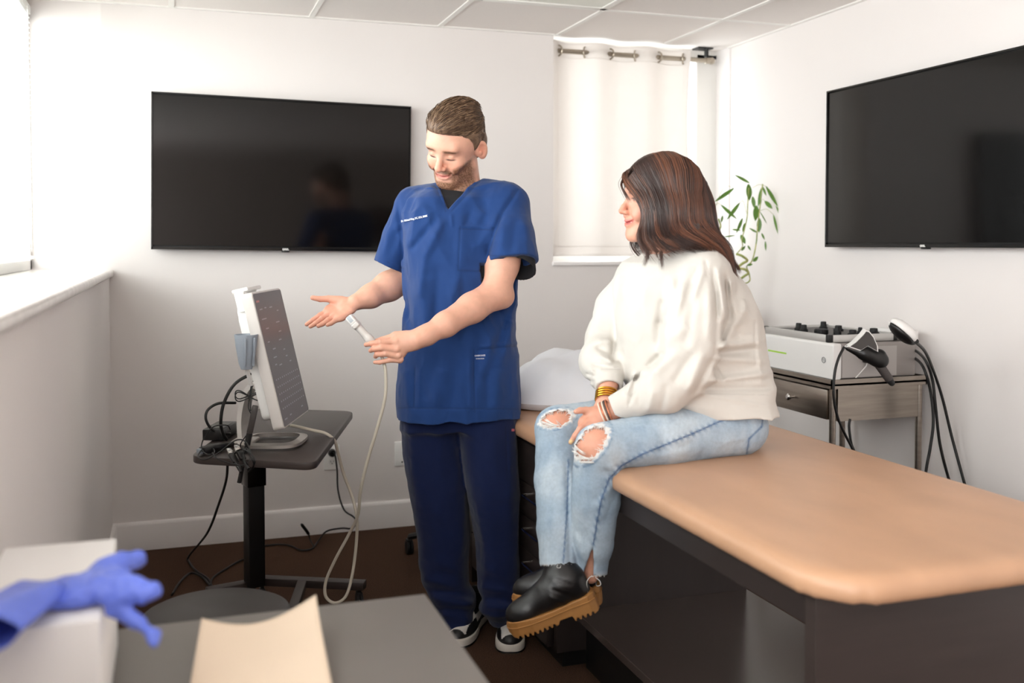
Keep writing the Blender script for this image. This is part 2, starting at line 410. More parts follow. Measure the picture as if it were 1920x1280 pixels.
for i in range(5):
    d = MB().span(P(EX0-.001, 2.955, zz[i]+.003), P(EX0+.02, EY1-.04, zz[i+1]-.003), bev=.0015).build('drawer', lam, ex)
    if i < 4:
        hz = zz[i+1]-.022; yc = 3.02
        h = MB().tube([P(EX0, yc-.075, hz), P(EX0-.036, yc-.075, hz), P(EX0-.036, yc+.075, hz), P(EX0, yc+.075, hz)], .0042, 8)
        h.build('handle', M['chrome'], d)
# padded top : rounded plan, soft edge, slightly domed, puckers at the near corner
def cushion():
    x0, x1, y0, y1 = 1.085, 1.865, 1.455, 3.90; cx, cy = (x0+x1)/2, (y0+y1)/2
    outline = rrect(x1-x0, y1-y0, .125, 14)
    dens = []
    for i in range(len(outline)):
        a = np.array(outline[i]); b = np.array(outline[(i+1) % len(outline)]); n = max(1, int(np.linalg.norm(b-a)/.02))
        for j in range(n): dens.append(a+(b-a)*j/n)
    O = np.array(dens); nO = len(O)
    prof = [(1.0, .722, -.035), (1., .7165, -.004), (1., .720, .004), (1., .730, .0075), (1., .742, .008), (1., .754, .004), (1., .762, -.004), (1., .767, -.016), (1., .7695, -.035), (1., .771, -.07), (.7, .773, 0), (.4, .775, 0), (.15, .776, 0), (0, .776, 0)]
    V = []; Fc = []
    cl_ = lambda p: np.array([np.clip(p[0], -(x1-x0)/2+.125, (x1-x0)/2-.125), np.clip(p[1], -(y1-y0)/2+.125, (y1-y0)/2-.125)])
    for k, (s, z, off) in enumerate(prof):
        for i, p in enumerate(O):
            q = cl_(p); d = p-q; ln = np.linalg.norm(d); d = d/ln
            corner = 1 if (abs(d[0]) > .12 and abs(d[1]) > .12) else .25
            ang = i*1.35
            puck = (.0022*math.sin(ang*1.9)+.0015*math.sin(ang*3.3+1))*corner if 0 < k < 5 else 0
            pt = (p+d*(off+puck)) if k < 10 else (p-d*.07)*s
            V.append((pt[0]+cx-1.47, pt[1]+cy-2.66, z+(.0015*math.sin(ang) * corner if k == 1 else 0)))
    for k in range(len(prof)-1):
        for i in range(nO): a = k*nO+i; b = k*nO+(i+1) % nO; Fc.append((a, b, b+nO, a+nO))
    Fc.append(tuple(range(nO))[::-1])
    o = np_mesh('padded_top', V, Fc, M['tan'], ex)
    return o
cushion()

# ================================================================ ROLLING TABLE with the ultrasound console
rt = thing('rolling_table', 'black height-adjustable rolling table carrying the white console', 'rolling table', (.33, 3.36, 0))
ux = Vector((.357, -.225, 0)).normalized(); uy = Vector((.262, .865, 0)).normalized()
c4 = [Vector((.035, 3.052, 0)), Vector((.371, 2.841, 0)), Vector((.628, 3.692, 0)), Vector((.287, 3.872, 0))]
def round_poly(c, r, n=6):
    out = []
    for i in range(len(c)):
        a = (c[i-1]-c[i]).normalized(); b = (c[(i+1) % len(c)]-c[i]).normalized()
        p0 = c[i]+a*r; p1 = c[i]+b*r
        for j in range(n+1):
            t = j/n; q = p0*(1-t)**2+c[i]*2*t*(1-t)+p1*t*t; out.append((q.x, q.y))
    return out
off = Vector((.33, 3.36, 0))
MB().prism([(x-.33, y-3.36) for x, y in round_poly(c4, .05)], .717, .740, bev=.004).build('tabletop', M['laminate'], rt)
cp = Vector((.272, 3.82, 0))-off       # column
MB().box(cp+Vector((0, 0, .40)), (.062, .062, .64), rotm(0, 0, .28), bev=.003).build('column', M['black'], rt)
MB().box(cp+Vector((.0, 0, .585)), (.072, .072, .25), rotm(0, 0, .28), bev=.003).build('sleeve', M['blackg'], rt)
MB().box(cp+Vector((.03, -.30, .706)), (.12, .66, .02), rotm(0, 0, .0), bev=.002).build('bracket', M['black'], rt)
MB().cyl(cp+Vector((-.02, -.03, .62)), cp+Vector((-.075, -.06, .62)), .012).box(cp+Vector((-.085, -.065, .62)), (.05, .03, .008), rotm(0, 0, .4), bev=.003).build('height_lever', M['black'], rt)
pa = cp+Vector((.03, .05, .08)); pb = Vector((.665, 3.69, .08))-off; pm = pa*.6+pb*.4
def bar(a, b, w, h):
    a = Vector(a); b = Vector(b); d = b-a; return MB().box((a+b)/2, (d.length, w, h), rotm(0, 0, math.atan2(d.y, d.x)), bev=.003)
bar(pa, pb, .045, .03).build('base_bar', M['laminate'], rt)
bar(pm, Vector((.30, 3.18, .08))-off, .035, .028).build('base_bar', M['laminate'], rt)
bar(cp+Vector((0, .02, .08)), Vector((.10, 3.80, .08))-off, .045, .03).build('base_bar', M['laminate'], rt)
def caster(loc, parent, s=1., name='caster'):
    l = Vector(loc); m = MB()
    m.cyl(l+Vector((-.012*s, 0, .025*s)), l+Vector((-.003*s, 0, .025*s)), .025*s).cyl(l+Vector((.003*s, 0, .025*s)), l+Vector((.012*s, 0, .025*s)), .025*s)
    m.cyl(l+Vector((0, 0, .02*s)), l+Vector((0, 0, .068*s)), .007*s).box(l+Vector((0, .004*s, .048*s)), (.02*s, .032*s, .014*s), bev=.003*s)
    return m.build(name, M['rubber'], parent)
for p in (pb+Vector((-.02, .01, -.08)), Vector((.305, 3.22, 0))-off, Vector((.12, 3.80, 0))-off, cp+Vector((.03, .03, 0))): caster((p.x, p.y, 0), rt)

# console: portrait touch screen on a tilting stand
TZ = .741
us = thing('ultrasound_console', 'white portrait touch-screen ultrasound console on a silver loop stand', 'medical console', (.25, 3.2, TZ))
so = Vector((.25, 3.2, TZ))
b0 = Vector(atZ(533, 805, .815)); b1 = Vector(atZ(580, 770, .815))
wd = (b1-b0); W = wd.length; wx = wd.normalized()
nh = Vector((wx.y, -wx.x, 0)).normalized()                       # horizontal facing of the screen (to the right)
tilt = math.radians(13); upv = (Vector((0, 0, 1))*math.cos(tilt)-nh*math.sin(tilt)).normalized(); nn = wx.cross(upv).normalized()
if nn.dot(nh) < 0: nn = -nn
Hs = .415
def S(x, y, z=0): return tuple(b0+wx*x+upv*y+nn*z-so)             # screen coordinates: along, up, out
BM = basis(wx, upv, nn, b0-so)
MB().prism(rrect(W, Hs, .014, 5, W/2, Hs/2), -.034, .0, BM, bev=.005).build('housing', M['white2'], us)
M['lcd'] = mat('console_screen', (108, 103, 107), .4, var=.10, vscale=3)
sc = MB().prism(rrect(W-.012, Hs-.012, .008, 4, W/2, Hs/2), -.001, .0012, BM).build('screen', M['lcd'], us)
M['lcdtxt'] = mat('console_screen_text', (158, 154, 168), .4, emit=.06); M['lcdred'] = mat('console_screen_mark', (190, 120, 120), .4, emit=.1)
random.seed(4)
tx = MB()
for k in range(5):            # rows of an on-screen keyboard
    for i in range(12): tx.box(S(.035+i*(W-.07)/11, .145-k*.022, .0016), (.007, .0045, .0006), BM.to_3x3().to_4x4())
for (u, v, w_) in ((.05, .36, .03), (.1, .362, .02), (.16, .36, .03), (.06, .33, .05), (.2, .31, .04), (.2, .28, .03), (.07, .30, .03), (.18, .255, .03), (.23, .345, .02), (.05, .26, .02), (.09, .235, .03), (.2, .222, .02), (.08, .21, .035), (.21, .2, .02), (.07, .188, .02), (.24, .18, .02), (.12, .182, .03), (.04, .025, .03), (.1, .028, .02), (.25, .03, .02)):
    if u < W-.02: tx.box(S(u, v, .0016), (w_, .0035, .0006), BM.to_3x3().to_4x4())
tx.build('screen_text', M['lcdtxt'], us, smooth=False)['kind'] = 'stuff'
MB().box(S(.035, Hs-.03, .0016), (.03, .006, .0006), BM.to_3x3().to_4x4()).build('screen_logo', M['lcdred'], us)
MB().prism(rrect(W*.86, Hs*.78, .02, 5, W/2, Hs*.47), -.066, -.03, BM, bev=.008).build('rear_cover', M['white'], us)
MB().prism(rrect(W*.55, Hs*.36, .02, 5, W*.5, Hs*.74), -.080, -.05, BM, bev=.008).build('rear_module', M['white'], us)
# probe shelf on top
m = MB(); m.prism(rrect(.13, .05, .008, 4, W*.35, -.062), Hs+.0, Hs+.008, BM @ rotm(-PI/2, 0, 0) @ Matrix.Scale(1, 4))
us_top = MB().box(S(W*.42, Hs+.014, -.052), (.15, .012, .05), BM.to_3x3().to_4x4(), bev=.004)
us_top.box(S(W*.2, Hs-.02, -.056), (.012, .06, .03), BM.to_3x3().to_4x4(), bev=.003).box(S(W*.6, Hs-.02, -.056), (.012, .06, .03), BM.to_3x3().to_4x4(), bev=.003)
us_top.build('probe_shelf', M['white'], us)
m.bm.free()
# grey probe cup at the near side
M['greyplastic'] = mat('grey_plastic', (150, 158, 168), .4, var=.03)
cc = Vector(S(-.012, .25, -.052))
MB().lathe([(.0, -.052), (.016, -.052), (.022, -.035), (.031, .02), (.034, .05), (.031, .05), (.027, .02), (.019, -.03), (.0, -.035)], 28, cc).build('probe_cup', M['greyplastic'], us)
MB().box(cc+Vector((.02, -.027, .0)), (.006, .006, .085), rotm(.15, 0, .3), bev=.002).box(cc+Vector((-.005, -.032, .0)), (.006, .006, .085), rotm(.17, 0, .0), bev=.002).build('probe_cup_rib', M['greyplastic'], us)
MB().tube([cc+Vector((0, 0, -.05)), Vector(S(.02, .15, -.07)), Vector(S(.05, .15, -.06))], .006, 8).build('cup_bracket', M['white'], us)
# stand
st = MB(); hz = Vector(S(W*.45, .15, -.075))
base_pt = Vector((.20, 3.18, TZ+.004))-so
ang = math.atan2(wx.y, wx.x)
q = spline([hz+Vector((0, 0, .0)), hz+nh*(-.035)+Vector((0, 0, -.03)), base_pt+Vector((-.0, 0, .10)), base_pt+Vector((.0, 0, .03)), base_pt+Vector((.01, 0, .005))], 6)
vsn = []
for i, p in enumerate(q):
    p = Vector(p); a = q[max(0, i-1)]; b = q[min(len(q)-1, i+1)]; t = (Vector(b)-Vector(a)).normalized(); k = t.cross(wx).normalized()
    hw = .045+.01*i/len(q)
    vsn.append([st.bm.verts.new(p+wx*hw*sx+k*.007*sy) for sx, sy in ((-1, -1), (1, -1), (1, 1), (-1, 1))])
for A, B in zip(vsn, vsn[1:]):
    for j in range(4): st.bm.faces.new((A[j], A[(j+1) % 4], B[(j+1) % 4], B[j]))
st.bm.faces.new(vsn[0]); st.bm.faces.new(vsn[-1][::-1])
st.build('stand_arm', M['greyplastic'] if False else M['white2'], us)
MB().cyl(hz-wx*.05, hz+wx*.05, .026).build('hinge', M['white2'], us)
M['alu'] = mat('silver_stand', (196, 190, 184), .3, .75, var=.04)
def loop(cx, cy, a, b, rz, z, sgn=1):
    out = []
    for i in range(40):
        t = 2*PI*i/40; x = a*np.sign(math.cos(t))*abs(math.cos(t))**.55; y = b*np.sign(math.sin(t))*abs(math.sin(t))**.6
        out.append((cx+x*math.cos(rz)-y*math.sin(rz), cy+x*math.sin(rz)+y*math.cos(rz), z))
    return out
fo = MB(); c0 = Vector((.285, 3.155, 0))-Vector((so.x, so.y, 0))
pin = loop(c0.x, c0.y, .075, .085, ang-PI/2, .010); pout = loop(c0.x, c0.y, .098, .108, ang-PI/2, .006)
rings = []
for lst, dz in ((pin, -.008), (pin, .004), (pout, .004), (pout, -.005)): rings.append([fo.bm.verts.new((x, y, z+dz+.005)) for x, y, z in lst])
for k in range(4):
    A = rings[k]; B = rings[(k+1) % 4]
    for j in range(40): fo.bm.faces.new((A[j], A[(j+1) % 40], B[(j+1) % 40], B[j]))
fo.build('loop_foot', M['alu'], us)
MB().box(base_pt+Vector((.0, 0, .004)), (.10, .07, .014), rotm(0, 0, ang), bev=.005).build('stand_base', M['alu'], us)
# power adapter and connector blocks lying on the table
ad = thing('power_adapter', 'black power adapter brick lying behind the console stand', 'power adapter', (.135, 3.33, TZ))
MB().box((0, 0, .019), (.07, .15, .036), rotm(0, 0, -.35), bev=.005).build('case', M['black'], ad)
M['label'] = mat('adapter_label', (70, 68, 68), .4, var=.2, vscale=90)
MB().box((0, 0, .0375), (.05, .10, .0006), rotm(0, 0, -.35)).build('label_sticker', M['label'], ad)
pp = thing('power_strip_plug', 'black plug connector lying on the near left corner of the rolling table', 'plug', (.10, 3.08, TZ))
MB().box((0, 0, .012), (.03, .08, .022), rotm(0, 0, -.9), bev=.006).cyl((.035, .028, .012), (.062, .05, .012), .008).build('body', M['black'], pp)
MB().box((-.035, -.028, .012), (.018, .012, .014), rotm(0, 0, -.9), bev=.002).build('tip', M['greyplastic'], pp)
# cables
GR = {'power_cable': 'black power cables around the rolling table', 'tangled_cable': 'thin tangled cables on the table corner', 'handpiece_cable': 'black handpiece cables at the steel cart'}
def cable(name, label, pts, r, m, n=6, group=None, cat='cable', ns=8):
    group = group or GR.get(name)
    pts = [tuple(p) for p in pts]; sp = spline(pts, ns); rm = max(r) if hasattr(r, '__len__') else r
    for p in sp: p[2] = max(p[2], rm+.0005)
    if hasattr(r, '__len__'): r = list(np.interp(np.linspace(0, 1, len(sp)), np.linspace(0, 1, len(r)), r))
    o = MB().tube(sp, r, n).build(name, m, None, angle=None)
    return tag(o, label, cat, group)
aD = atD
Dt = 3.07
def T(l, d=None): return [atD(x, y, (z if z else (d or Dt))) for x, y, z in l]
cable('power_cable', 'thick black cable arching from the console back down behind its stand', T([(489, 700, 3.11), (470, 702, 3.08), (440, 720, 3.05), (420, 755, 3.04), (414, 790, 3.04), (418, 812, 3.06), (425, 824, 3.09)]), .0052, M['cord'], 8)
cable('power_cable', 'black cable looping left of the stand above the adapter', T([(442, 755, 3.2), (410, 756, 3.16), (390, 768, 3.14), (386, 785, 3.13), (395, 802, 3.14), (412, 812, 3.15), (432, 813, 3.17)]), .0045, M['cord'], 8)
bw = []
for i in range(60):
    t = 2*PI*i/30; k = i/60
    bw.append(atD(467+(30+4*math.sin(i*.21))*math.sin(t), 743+8*math.sin(2*t)+3*math.sin(t)*k+2*math.sin(i*.1), 2.985-.006*k))
cable('cable_bundle', 'thin black cable tied in a bow hanging from the console back', T([(488, 705, 3.09), (474, 715, 3.02), (468, 740, 2.99)])+bw+T([(467, 745, 2.985), (466, 765, 2.98), (474, 785, 2.98), (466, 810, 2.98), (452, 830, 2.98), (450, 850, 2.99)]), .0019, M['cord'], 5, ns=4)
cable('usb_cable', 'thin black cable dropping from the console side behind the bow', T([(488, 712, 3.08), (478, 718, 3.02), (472, 728, 3.0), (470, 745, 2.99), (470, 770, 2.98)]), .0019, M['cord'], 5)
cable('tangled_cable', 'thin tangled black cable spread over the near left table corner', T([(432, 805, 3.0), (425, 797, 2.98), (400, 800, 2.97), (382, 822, 2.96), (378, 842, 2.93), (390, 852, 2.9), (402, 848, 2.92), (398, 840, 2.95), (380, 842, 2.93), (371, 856, 2.88), (385, 861, 2.86), (410, 848, 2.88), (440, 826, 2.9), (458, 826, 2.9), (468, 842, 2.87), (468, 862, 2.83), (455, 872, 2.82), (430, 868, 2.82), (408, 860, 2.83), (398, 848, 2.86)]), .0021, M['cord'], 5)
cable('tangled_cable', 'thin black cable knotted around the table edge above the column', T([(440, 850, 2.85), (452, 842, 2.84), (470, 850, 2.82), (478, 866, 2.81), (470, 880, 2.84), (462, 866, 2.81), (456, 852, 2.83), (462, 840, 2.9), (470, 856, 2.82), (476, 872, 2.82), (466, 884, 2.84)]), .0024, M['cord'], 5)
hs = thing('handheld_wand', 'black stylus-like wand leaning upright against the console stand', 'wand', atD(468, 812, 2.96))
hb = Vector(atD(468, 812, 2.96)); ht = Vector(atD(479, 760, 2.96))-hb
M['dgrey'] = mat('dark_grey_plastic', (62, 56, 54), .5, var=.05)
dr = ht.normalized()
fm = frame_to(ht)
MB().box(ht*.5, (.013, .018, ht.length), fm, bev=.003).build('grip', M['dgrey'], hs)
MB().cyl((0, 0, 0), dr*-.035, .009).cyl(dr*-.035, dr*-.15, .0065).build('sleeve', M['black'], hs)
for i, (x, y, rz_, lb) in enumerate(((431, 846, .6, 'black usb connector with silver tip at the table edge, left of the column'), (445, 840, .9, 'black usb connector with silver tip touching the wand sleeve'))):
    u = thing('usb_connector', lb, 'connector', atD(x, y, 2.86), group='black usb connectors at the table edge')
    d = Vector(atD(x+16, y+30, 2.82))-Vector(atD(x, y, 2.86)); d.normalize(); fm = frame_to(d)
    MB().box((0, 0, 0), (.014, .008, .02), fm, bev=.001).build('tip', M['chrome'], u)
    MB().box(d*.028, (.018, .011, .038), fm, bev=.003).cyl(d*.045, d*.085, .006, .004).build('shell', M['black'], u)
# cords that run to floor
def floorpts(l): return [atZ(x, y, z) for x, y, z in l]
cable('power_cable', 'black power cord hanging from the rolling table and curling on the carpet at left',
      [atD(427, 862, 3.35), atD(424, 900, 3.5), atD(410, 945, 3.62)]+[atD(388, 1000, 3.75), atZ(352, 1047, .012), atZ(366, 1068, .008), atZ(390, 1085, .007), atZ(396, 1100, .007), atZ(380, 1082, .012), atZ(358, 1074, .008), atZ(338, 1090, .007), atZ(322, 1115, .007)], .0045, M['cord'])
cable('power_cable', 'black cord lying on the carpet from the coil to the table column', floorpts([(394, 1098, .01), (400, 1082, .007), (430, 1062, .007), (452, 1050, .007), (480, 1045, .007)]), .004, M['cord'])
cable('power_cable', 'black cord from the wall outlet plug down to the carpet by the baseboard',
      [atY(622, 848, 4.675), atY(628, 853, 4.655), atY(632, 880, 4.66), atY(634, 920, 4.66), atY(645, 955, 4.65), atY(662, 968, 4.62), atY(668, 978, 4.55), atY(660, 990, 4.52), atY(640, 990, 4.5), atZ(612, 996, .05), atZ(596, 1015, .01), atZ(585, 1028, .007), atZ(565, 1031, .007), atZ(545, 1023, .007), atZ(525, 1020, .007), atZ(492, 1023, .007)], .004, M['cord'])
cable('plug_cord', 'short black plug end standing up from the cord on the carpet', [atZ(588, 1024, .01), atZ(581, 1010, .03), atD(578, 1000, 4.5), atD(565, 982, 4.45)], [.0035]*16+[.0075]*8+[.004], M['cord'])
MB_ = MB().cyl((.693, YB-.007, .379), (.693, YB-.028, .379), .019, .015).build('outlet_plug', M['black']); tag(MB_, 'round black plug pushed into the upper socket of the wall outlet', 'plug')

# ================================================================ PROBE IN THE HAND and its cable (hand built with the man)
cable('probe_cable', 'long cream probe cable looping down from the held probe and back to the console',
      [atD(720, 680, 3.085), atD(723, 700, 3.085), atD(722, 745, 3.09), atD(708, 800, 3.1), atD(690, 860, 3.12), atD(676, 920, 3.15), atD(671, 965, 3.2), atD(655, 1000, 3.25), atD(628, 1050, 3.28), atD(611, 1090, 3.3), atD(611, 1118, 3.3), atD(628, 1130, 3.3), atD(648, 1118, 3.3), atD(660, 1080, 3.3), atD(668, 1020, 3.3), atD(669, 970, 3.28), atD(660, 930, 3.3), atD(645, 890, 3.3), atD(634, 850, 3.26), atD(627, 826, 3.22), atD(610, 812, 3.2), atD(585, 806, 3.2), atD(560, 800, 3.22), atD(545, 797, 3.24)], .0052, M['creamcord'], 8)

# ================================================================ RIGHT CORNER: steel cart with therapy unit
ct = thing('instrument_cart', 'stainless steel cart with one drawer against the right wall', 'cart', (2.56, 3.38, 0))
cx, cy = 2.56, 3.38; x0, x1, y0, y1 = 2.335-cx, 2.775-cx, 3.15-cy, 3.66-cy
legs = [(x0+.02, y0+.02), (x1-.02, y0+.02), (x0+.02, y1-.02), (x1-.02, y1-.02)]
for lx, ly in legs:
    l = MB().cyl((lx, ly, .09), (lx, ly, .83), .0125); l.build('leg', M['steel'], ct); caster((lx, ly, 0), ct, 1.2)
MB().span((x0, y0, .826), (x1, y1, .834)).build('tray', M['steel'], ct)
lp = MB()
for a, b in (((x0, y0, .815), (x1, y0+.006, .85)), ((x0, y1-.006, .815), (x1, y1, .85)), ((x0, y0, .815), (x0+.006, y1, .85)), ((x1-.006, y0, .815), (x1, y1, .85))): lp.span(a, b)
lp.build('tray_rim', M['steel'], ct)
MB().span((x0+.035, y0+.008, .69), (x1-.035, y0+.014, .815)).build('side_panel', M['steel'], ct)
MB().span((x0+.035, y1-.014, .69), (x1-.035, y1-.008, .815)).build('side_panel', M['steel'], ct)
MB().span((x0+.03, y0+.02, .69), (x1-.03, y1-.02, .696)).build('drawer_bottom', M['steel'], ct)
dr_ = MB().span((x0+.004, y0+.035, .695), (x0+.018, y1-.03, .808), bev=.002).build('drawer', M['steel'], ct)
MB().lathe([(.0, 0), (.006, 0), (.005, .012), (.012, .018), (.013, .026), (.008, .031), (0, .032)], 20, (x0+.004, .02, .752), rotm(0, -PI/2, 0)).build('knob', M['chrome'], dr_)
MB().span((x0+.03, y0+.03, .21), (x1-.03, y1-.03, .22)).build('lower_shelf', M['steel'], ct)
# unit
un = thing('therapy_unit', 'white shockwave therapy unit with a round power button on the steel cart', 'medical device', (2.55, 3.40, .834))
u0, u1, v0, v1 = 2.355-2.55, 2.735-2.55, 3.165-3.40, 3.635-3.40
M['greycase'] = mat('grey_device_side', (150, 143, 139), .4, var=.04)
MB().span((u0+.03, v0+.004, .016), (u1, v1-.004, .148), bev=.004).build('case', M['greycase'], un)
fp = MB(); poly = [(-.016, .0), (0, 0), (.02, .004), (.03, .012), (.03, .13), (.022, .137), (-.004, .137)]
vs = []
for y in (v0, v1): vs.append([fp.bm.verts.new((u0+x, y, .014+z)) for x, z in [(-.002, .0), (.028, -.002), (.034, .004), (.034, .132), (.028, .137), (.004, .137), (-.004, .131)]])
for j in range(7): fp.bm.faces.new((vs[0][j], vs[0][(j+1) % 7], vs[1][(j+1) % 7], vs[1][j]))
fp.bm.faces.new(vs[0]); fp.bm.faces.new(vs[1][::-1])
fpo = fp.build('front_panel', M['white'], un)
bv = fpo.modifiers.new('b', 'BEVEL'); bv.width = .006; bv.segments = 3
MB().span((u0+.012, v0+.01, .0), (u1-.01, v1-.01, .016)).build('base', M['black'], un)
M['ring'] = mat('grey_print', (120, 122, 124), .4)
bt = Vector((u0-.0045, v0+.057, .084))
pr_ = MB().tube([bt+Vector((-.0005, .0105*math.cos(2*PI*k/28), .0105*math.sin(2*PI*k/28))) for k in range(28)], .0012, 6, closed=True)
pr_.tube([bt+Vector((-.0005, .004*math.cos(a), .004*math.sin(a))) for a in np.linspace(PI*.75, PI*2.25, 14)], .0006, 5).box(bt+Vector((-.0005, 0, .004)), (.001, .001, .005))
pr_.build('power_button', M['ring'], un)
M['green'] = mat('green_print', (168, 214, 60), .45, emit=.05)
MB().box((u0-.0035, v1-.10, .083), (.002, .13, .006)).build('green_stripe', M['green'], un)
MB().span((u0+.04, v0+.003, .02), (u0+.29, v0+.0055, .135)).build('side_plate', mat('light_grey_plate', (176, 170, 166), .35, var=.04), un)
bk = MB().tube([(u0+.10, v0+.001, .018), (u0+.145, v0-.002, .062), (u0+.16, v0-.002, .10)], .0022, 6); bk.build('holder_wire', M['white'], un)
MB().span((u0+.13, v0-.045, .075), (u0+.20, v0+.004, .10), bev=.004).cyl((u0+.15, v0-.046, .08), (u0+.15, v0-.048, .08), .003).build('holder', M['black'], un)
# accessory case on the unit
cs = thing('accessory_case', 'flat aluminium-edged tray of black applicators on top of the therapy unit', 'case', (2.54, 3.42, .983))
a0, a1, b0_, b1_ = 2.36-2.54, 2.68-2.54, 3.205-3.42, 3.66-3.42
M['alur'] = mat('aluminium_rail', (205, 203, 200), .3, .6, var=.03)
for p, q in (((a0, b0_+.02, .002), (a0+.012, b1_-.02, .030)), ((a1-.012, b0_+.02, .002), (a1, b1_-.02, .030)), ((a0+.02, b0_, .002), (a1-.02, b0_+.012, .030)), ((a0+.02, b1_-.012, .002), (a1-.02, b1_, .030))):
    MB().span(p, q, bev=.002).build('rail', M['alur'], cs)
for x in (a0, a1-.022):
    for y in (b0_, b1_-.022): MB().span((x, y, .001), (x+.022, y+.022, .032), bev=.004).build('corner_cap', M['black'], cs)
MB().span((a0+.01, b0_+.01, .003), (a1-.01, b1_-.01, .021)).build('foam_inlay', M['dgrey'], cs)
def knob_thing(x, y, r, h, lb):
    t = thing('applicator_head', lb, 'applicator', (x, y, .983+.021), group='black applicators in the case on the therapy unit')
    prof = [(0, 0), (r, 0), (r, h*.35), (r*.72, h*.5), (r*.66, h*.95), (r*.55, h), (0, h)] if h > r*1.1 else [(0, 0), (r*.92, 0), (r, h*.15), (r, h*.85), (r*.9, h), (0, h)]
    MB().lathe(prof, 22).build('body', M['rubber'], t)
    if h <= r*1.1:
        g_ = MB()
        for k in range(14): a = 2*PI*k/14; g_.box((r*math.cos(a), r*math.sin(a), h*.5), (.003, .002, h*.7), rotm(0, 0, a))
        o = g_.build('grip_ribs', M['black'], t); o['kind'] = 'stuff'
    return t
Z = .983
for (x, y, r, h, lb) in ((2.43, 3.50, .017, .033, 'tapered black applicator head at the far left of the case'), (2.42, 3.45, .017, .03, 'tapered black applicator head just right of the far left one'),
    (2.55, 3.50, .017, .036, 'tall black applicator head at the back of the case'), (2.42, 3.335, .026, .022, 'wide ribbed black applicator cap near the front rail of the case'),
    (2.47, 3.30, .015, .036, 'narrow black applicator head between two wide caps'), (2.50, 3.245, .02, .024, 'ribbed black applicator cap at the near end of the case'),
    (2.61, 3.26, .022, .026, 'ribbed black cap farthest right, by the wall side of the case'), (2.585, 3.31, .012, .026, 'small black applicator touching the rightmost ribbed cap'), (2.58, 3.44, .02, .024, 'ribbed black applicator cap in the back row middle')):
    knob_thing(x, y, r, h, lb)
# open case lid leaning flat behind
ld = thing('case_lid', 'white case lid lying behind the applicators on the therapy unit', 'case lid', (2.725, 3.36, .985))
MB().box((0, -.09, .020), (.075, .17, .038), bev=.004).build('panel', M['white'], ld)
# cables of the unit
cable('handpiece_cable', 'black handpiece cable hanging in front of the cart leg', [atD(1583, 650, 3.42), atD(1572, 672, 3.41), atD(1565, 700, 3.40), atD(1563, 740, 3.40), atD(1570, 780, 3.42), atD(1585, 815, 3.45), atD(1600, 845, 3.5), atD(1612, 880, 3.6), (2.42, 3.22, .25), (2.44, 3.1, .006), (2.5, 2.95, .006)], .0048, M['cord'], 8)
cable('handpiece_cable', 'black cable rising behind the cart drawer beside the hanging one', [atD(1594, 785, 3.7), atD(1592, 800, 3.7), atD(1596, 830, 3.7), atD(1603, 850, 3.7), atD(1612, 880, 3.72), (2.50, 3.3, .2), (2.52, 3.2, .006), (2.56, 3.02, .006)], .0048, M['cord'], 8)
cable('handpiece_cable', 'black cable from the white handpiece down to the right, nearest the frame edge', [atD(1716, 640, 3.42), atD(1735, 660, 3.6), atD(1752, 700, 3.72), atD(1768, 750, 3.75), atD(1785, 820, 3.75), atD(1808, 905, 3.72), atD(1830, 990, 3.70), (2.79, 2.95, .1), (2.77, 2.9, .007), (2.7, 2.8, .007)], .0055, M['cord'], 8)
cable('handpiece_cable', 'middle black cable curving from the unit back between two others', [atD(1700, 657, 3.96), atD(1716, 657, 3.90), atD(1735, 675, 3.76), atD(1748, 710, 3.76), atD(1754, 760, 3.76), atD(1762, 830, 3.77), atD(1778, 895, 3.78), atD(1800, 970, 3.8), (2.78, 3.06, .1), (2.75, 3.0, .007), (2.66, 2.9, .007)], .0055, M['cord'], 8)
cable('handpiece_cable', 'leftmost black cable behind the cart, dropping straight behind the table', [atD(1700, 670, 3.94), atD(1716, 672, 3.90), atD(1732, 690, 3.75), atD(1745, 735, 3.75), atD(1750, 790, 3.75), atD(1744, 840, 3.75), atD(1736, 885, 3.75), atD(1730, 960, 3.75), (2.66, 3.05, .08), (2.64, 3.0, .007), (2.58, 2.86, .007)], .0055, M['cord'], 8)

# ================================================================ ORGANIC FORMS : smooth implicit shapes turned into one continuous surface
FH = np.array([math.sin(YAW), math.cos(YAW), 0.])
def nz_(v): v = np.asarray(v, float); return v/np.linalg.norm(v)
def smin(a, b, k):
    if k <= 0: return np.minimum(a, b)
    h = np.clip(.5+.5*(b-a)/k, 0, 1); return b*(1-h)+a*h-k*h*(1-h)
def smax(a, b, k): return -smin(-a, -b, k)
class Prim:
    def __init__(s, fn, lo, hi): s.fn = fn; s.lo = np.array(lo, float); s.hi = np.array(hi, float)
def cone(a, b, ra, rb, n=None, f=1.):
    """tapered capsule; n,f : flattened to f of its radius along direction n"""
    a = np.array(a, float); b = np.array(b, float); ba = b-a; L2 = max(ba@ba, 1e-12); R = max(ra, rb)*max(1, f)
    if n is not None: n = nz_(n)
    def fn(P):
        q = P-a; h = np.clip((q@ba)/L2, 0, 1); q = q-h[..., None]*ba; r = ra+(rb-ra)*h
        l2 = (q*q).sum(-1)
        if n is not None:
            c = q@n; l2 = l2-c*c+(c/f)**2
            return (np.sqrt(np.maximum(l2, 1e-14))-r)*min(1, f)**.5
        return np.sqrt(np.maximum(l2, 1e-14))-r
    return Prim(fn, np.minimum(a, b)-R, np.maximum(a, b)+R)
def chain(pts, rad, n=None, f=1.): return [cone(pts[i], pts[i+1], rad[i], rad[i+1], n, f) for i in range(len(pts)-1)]
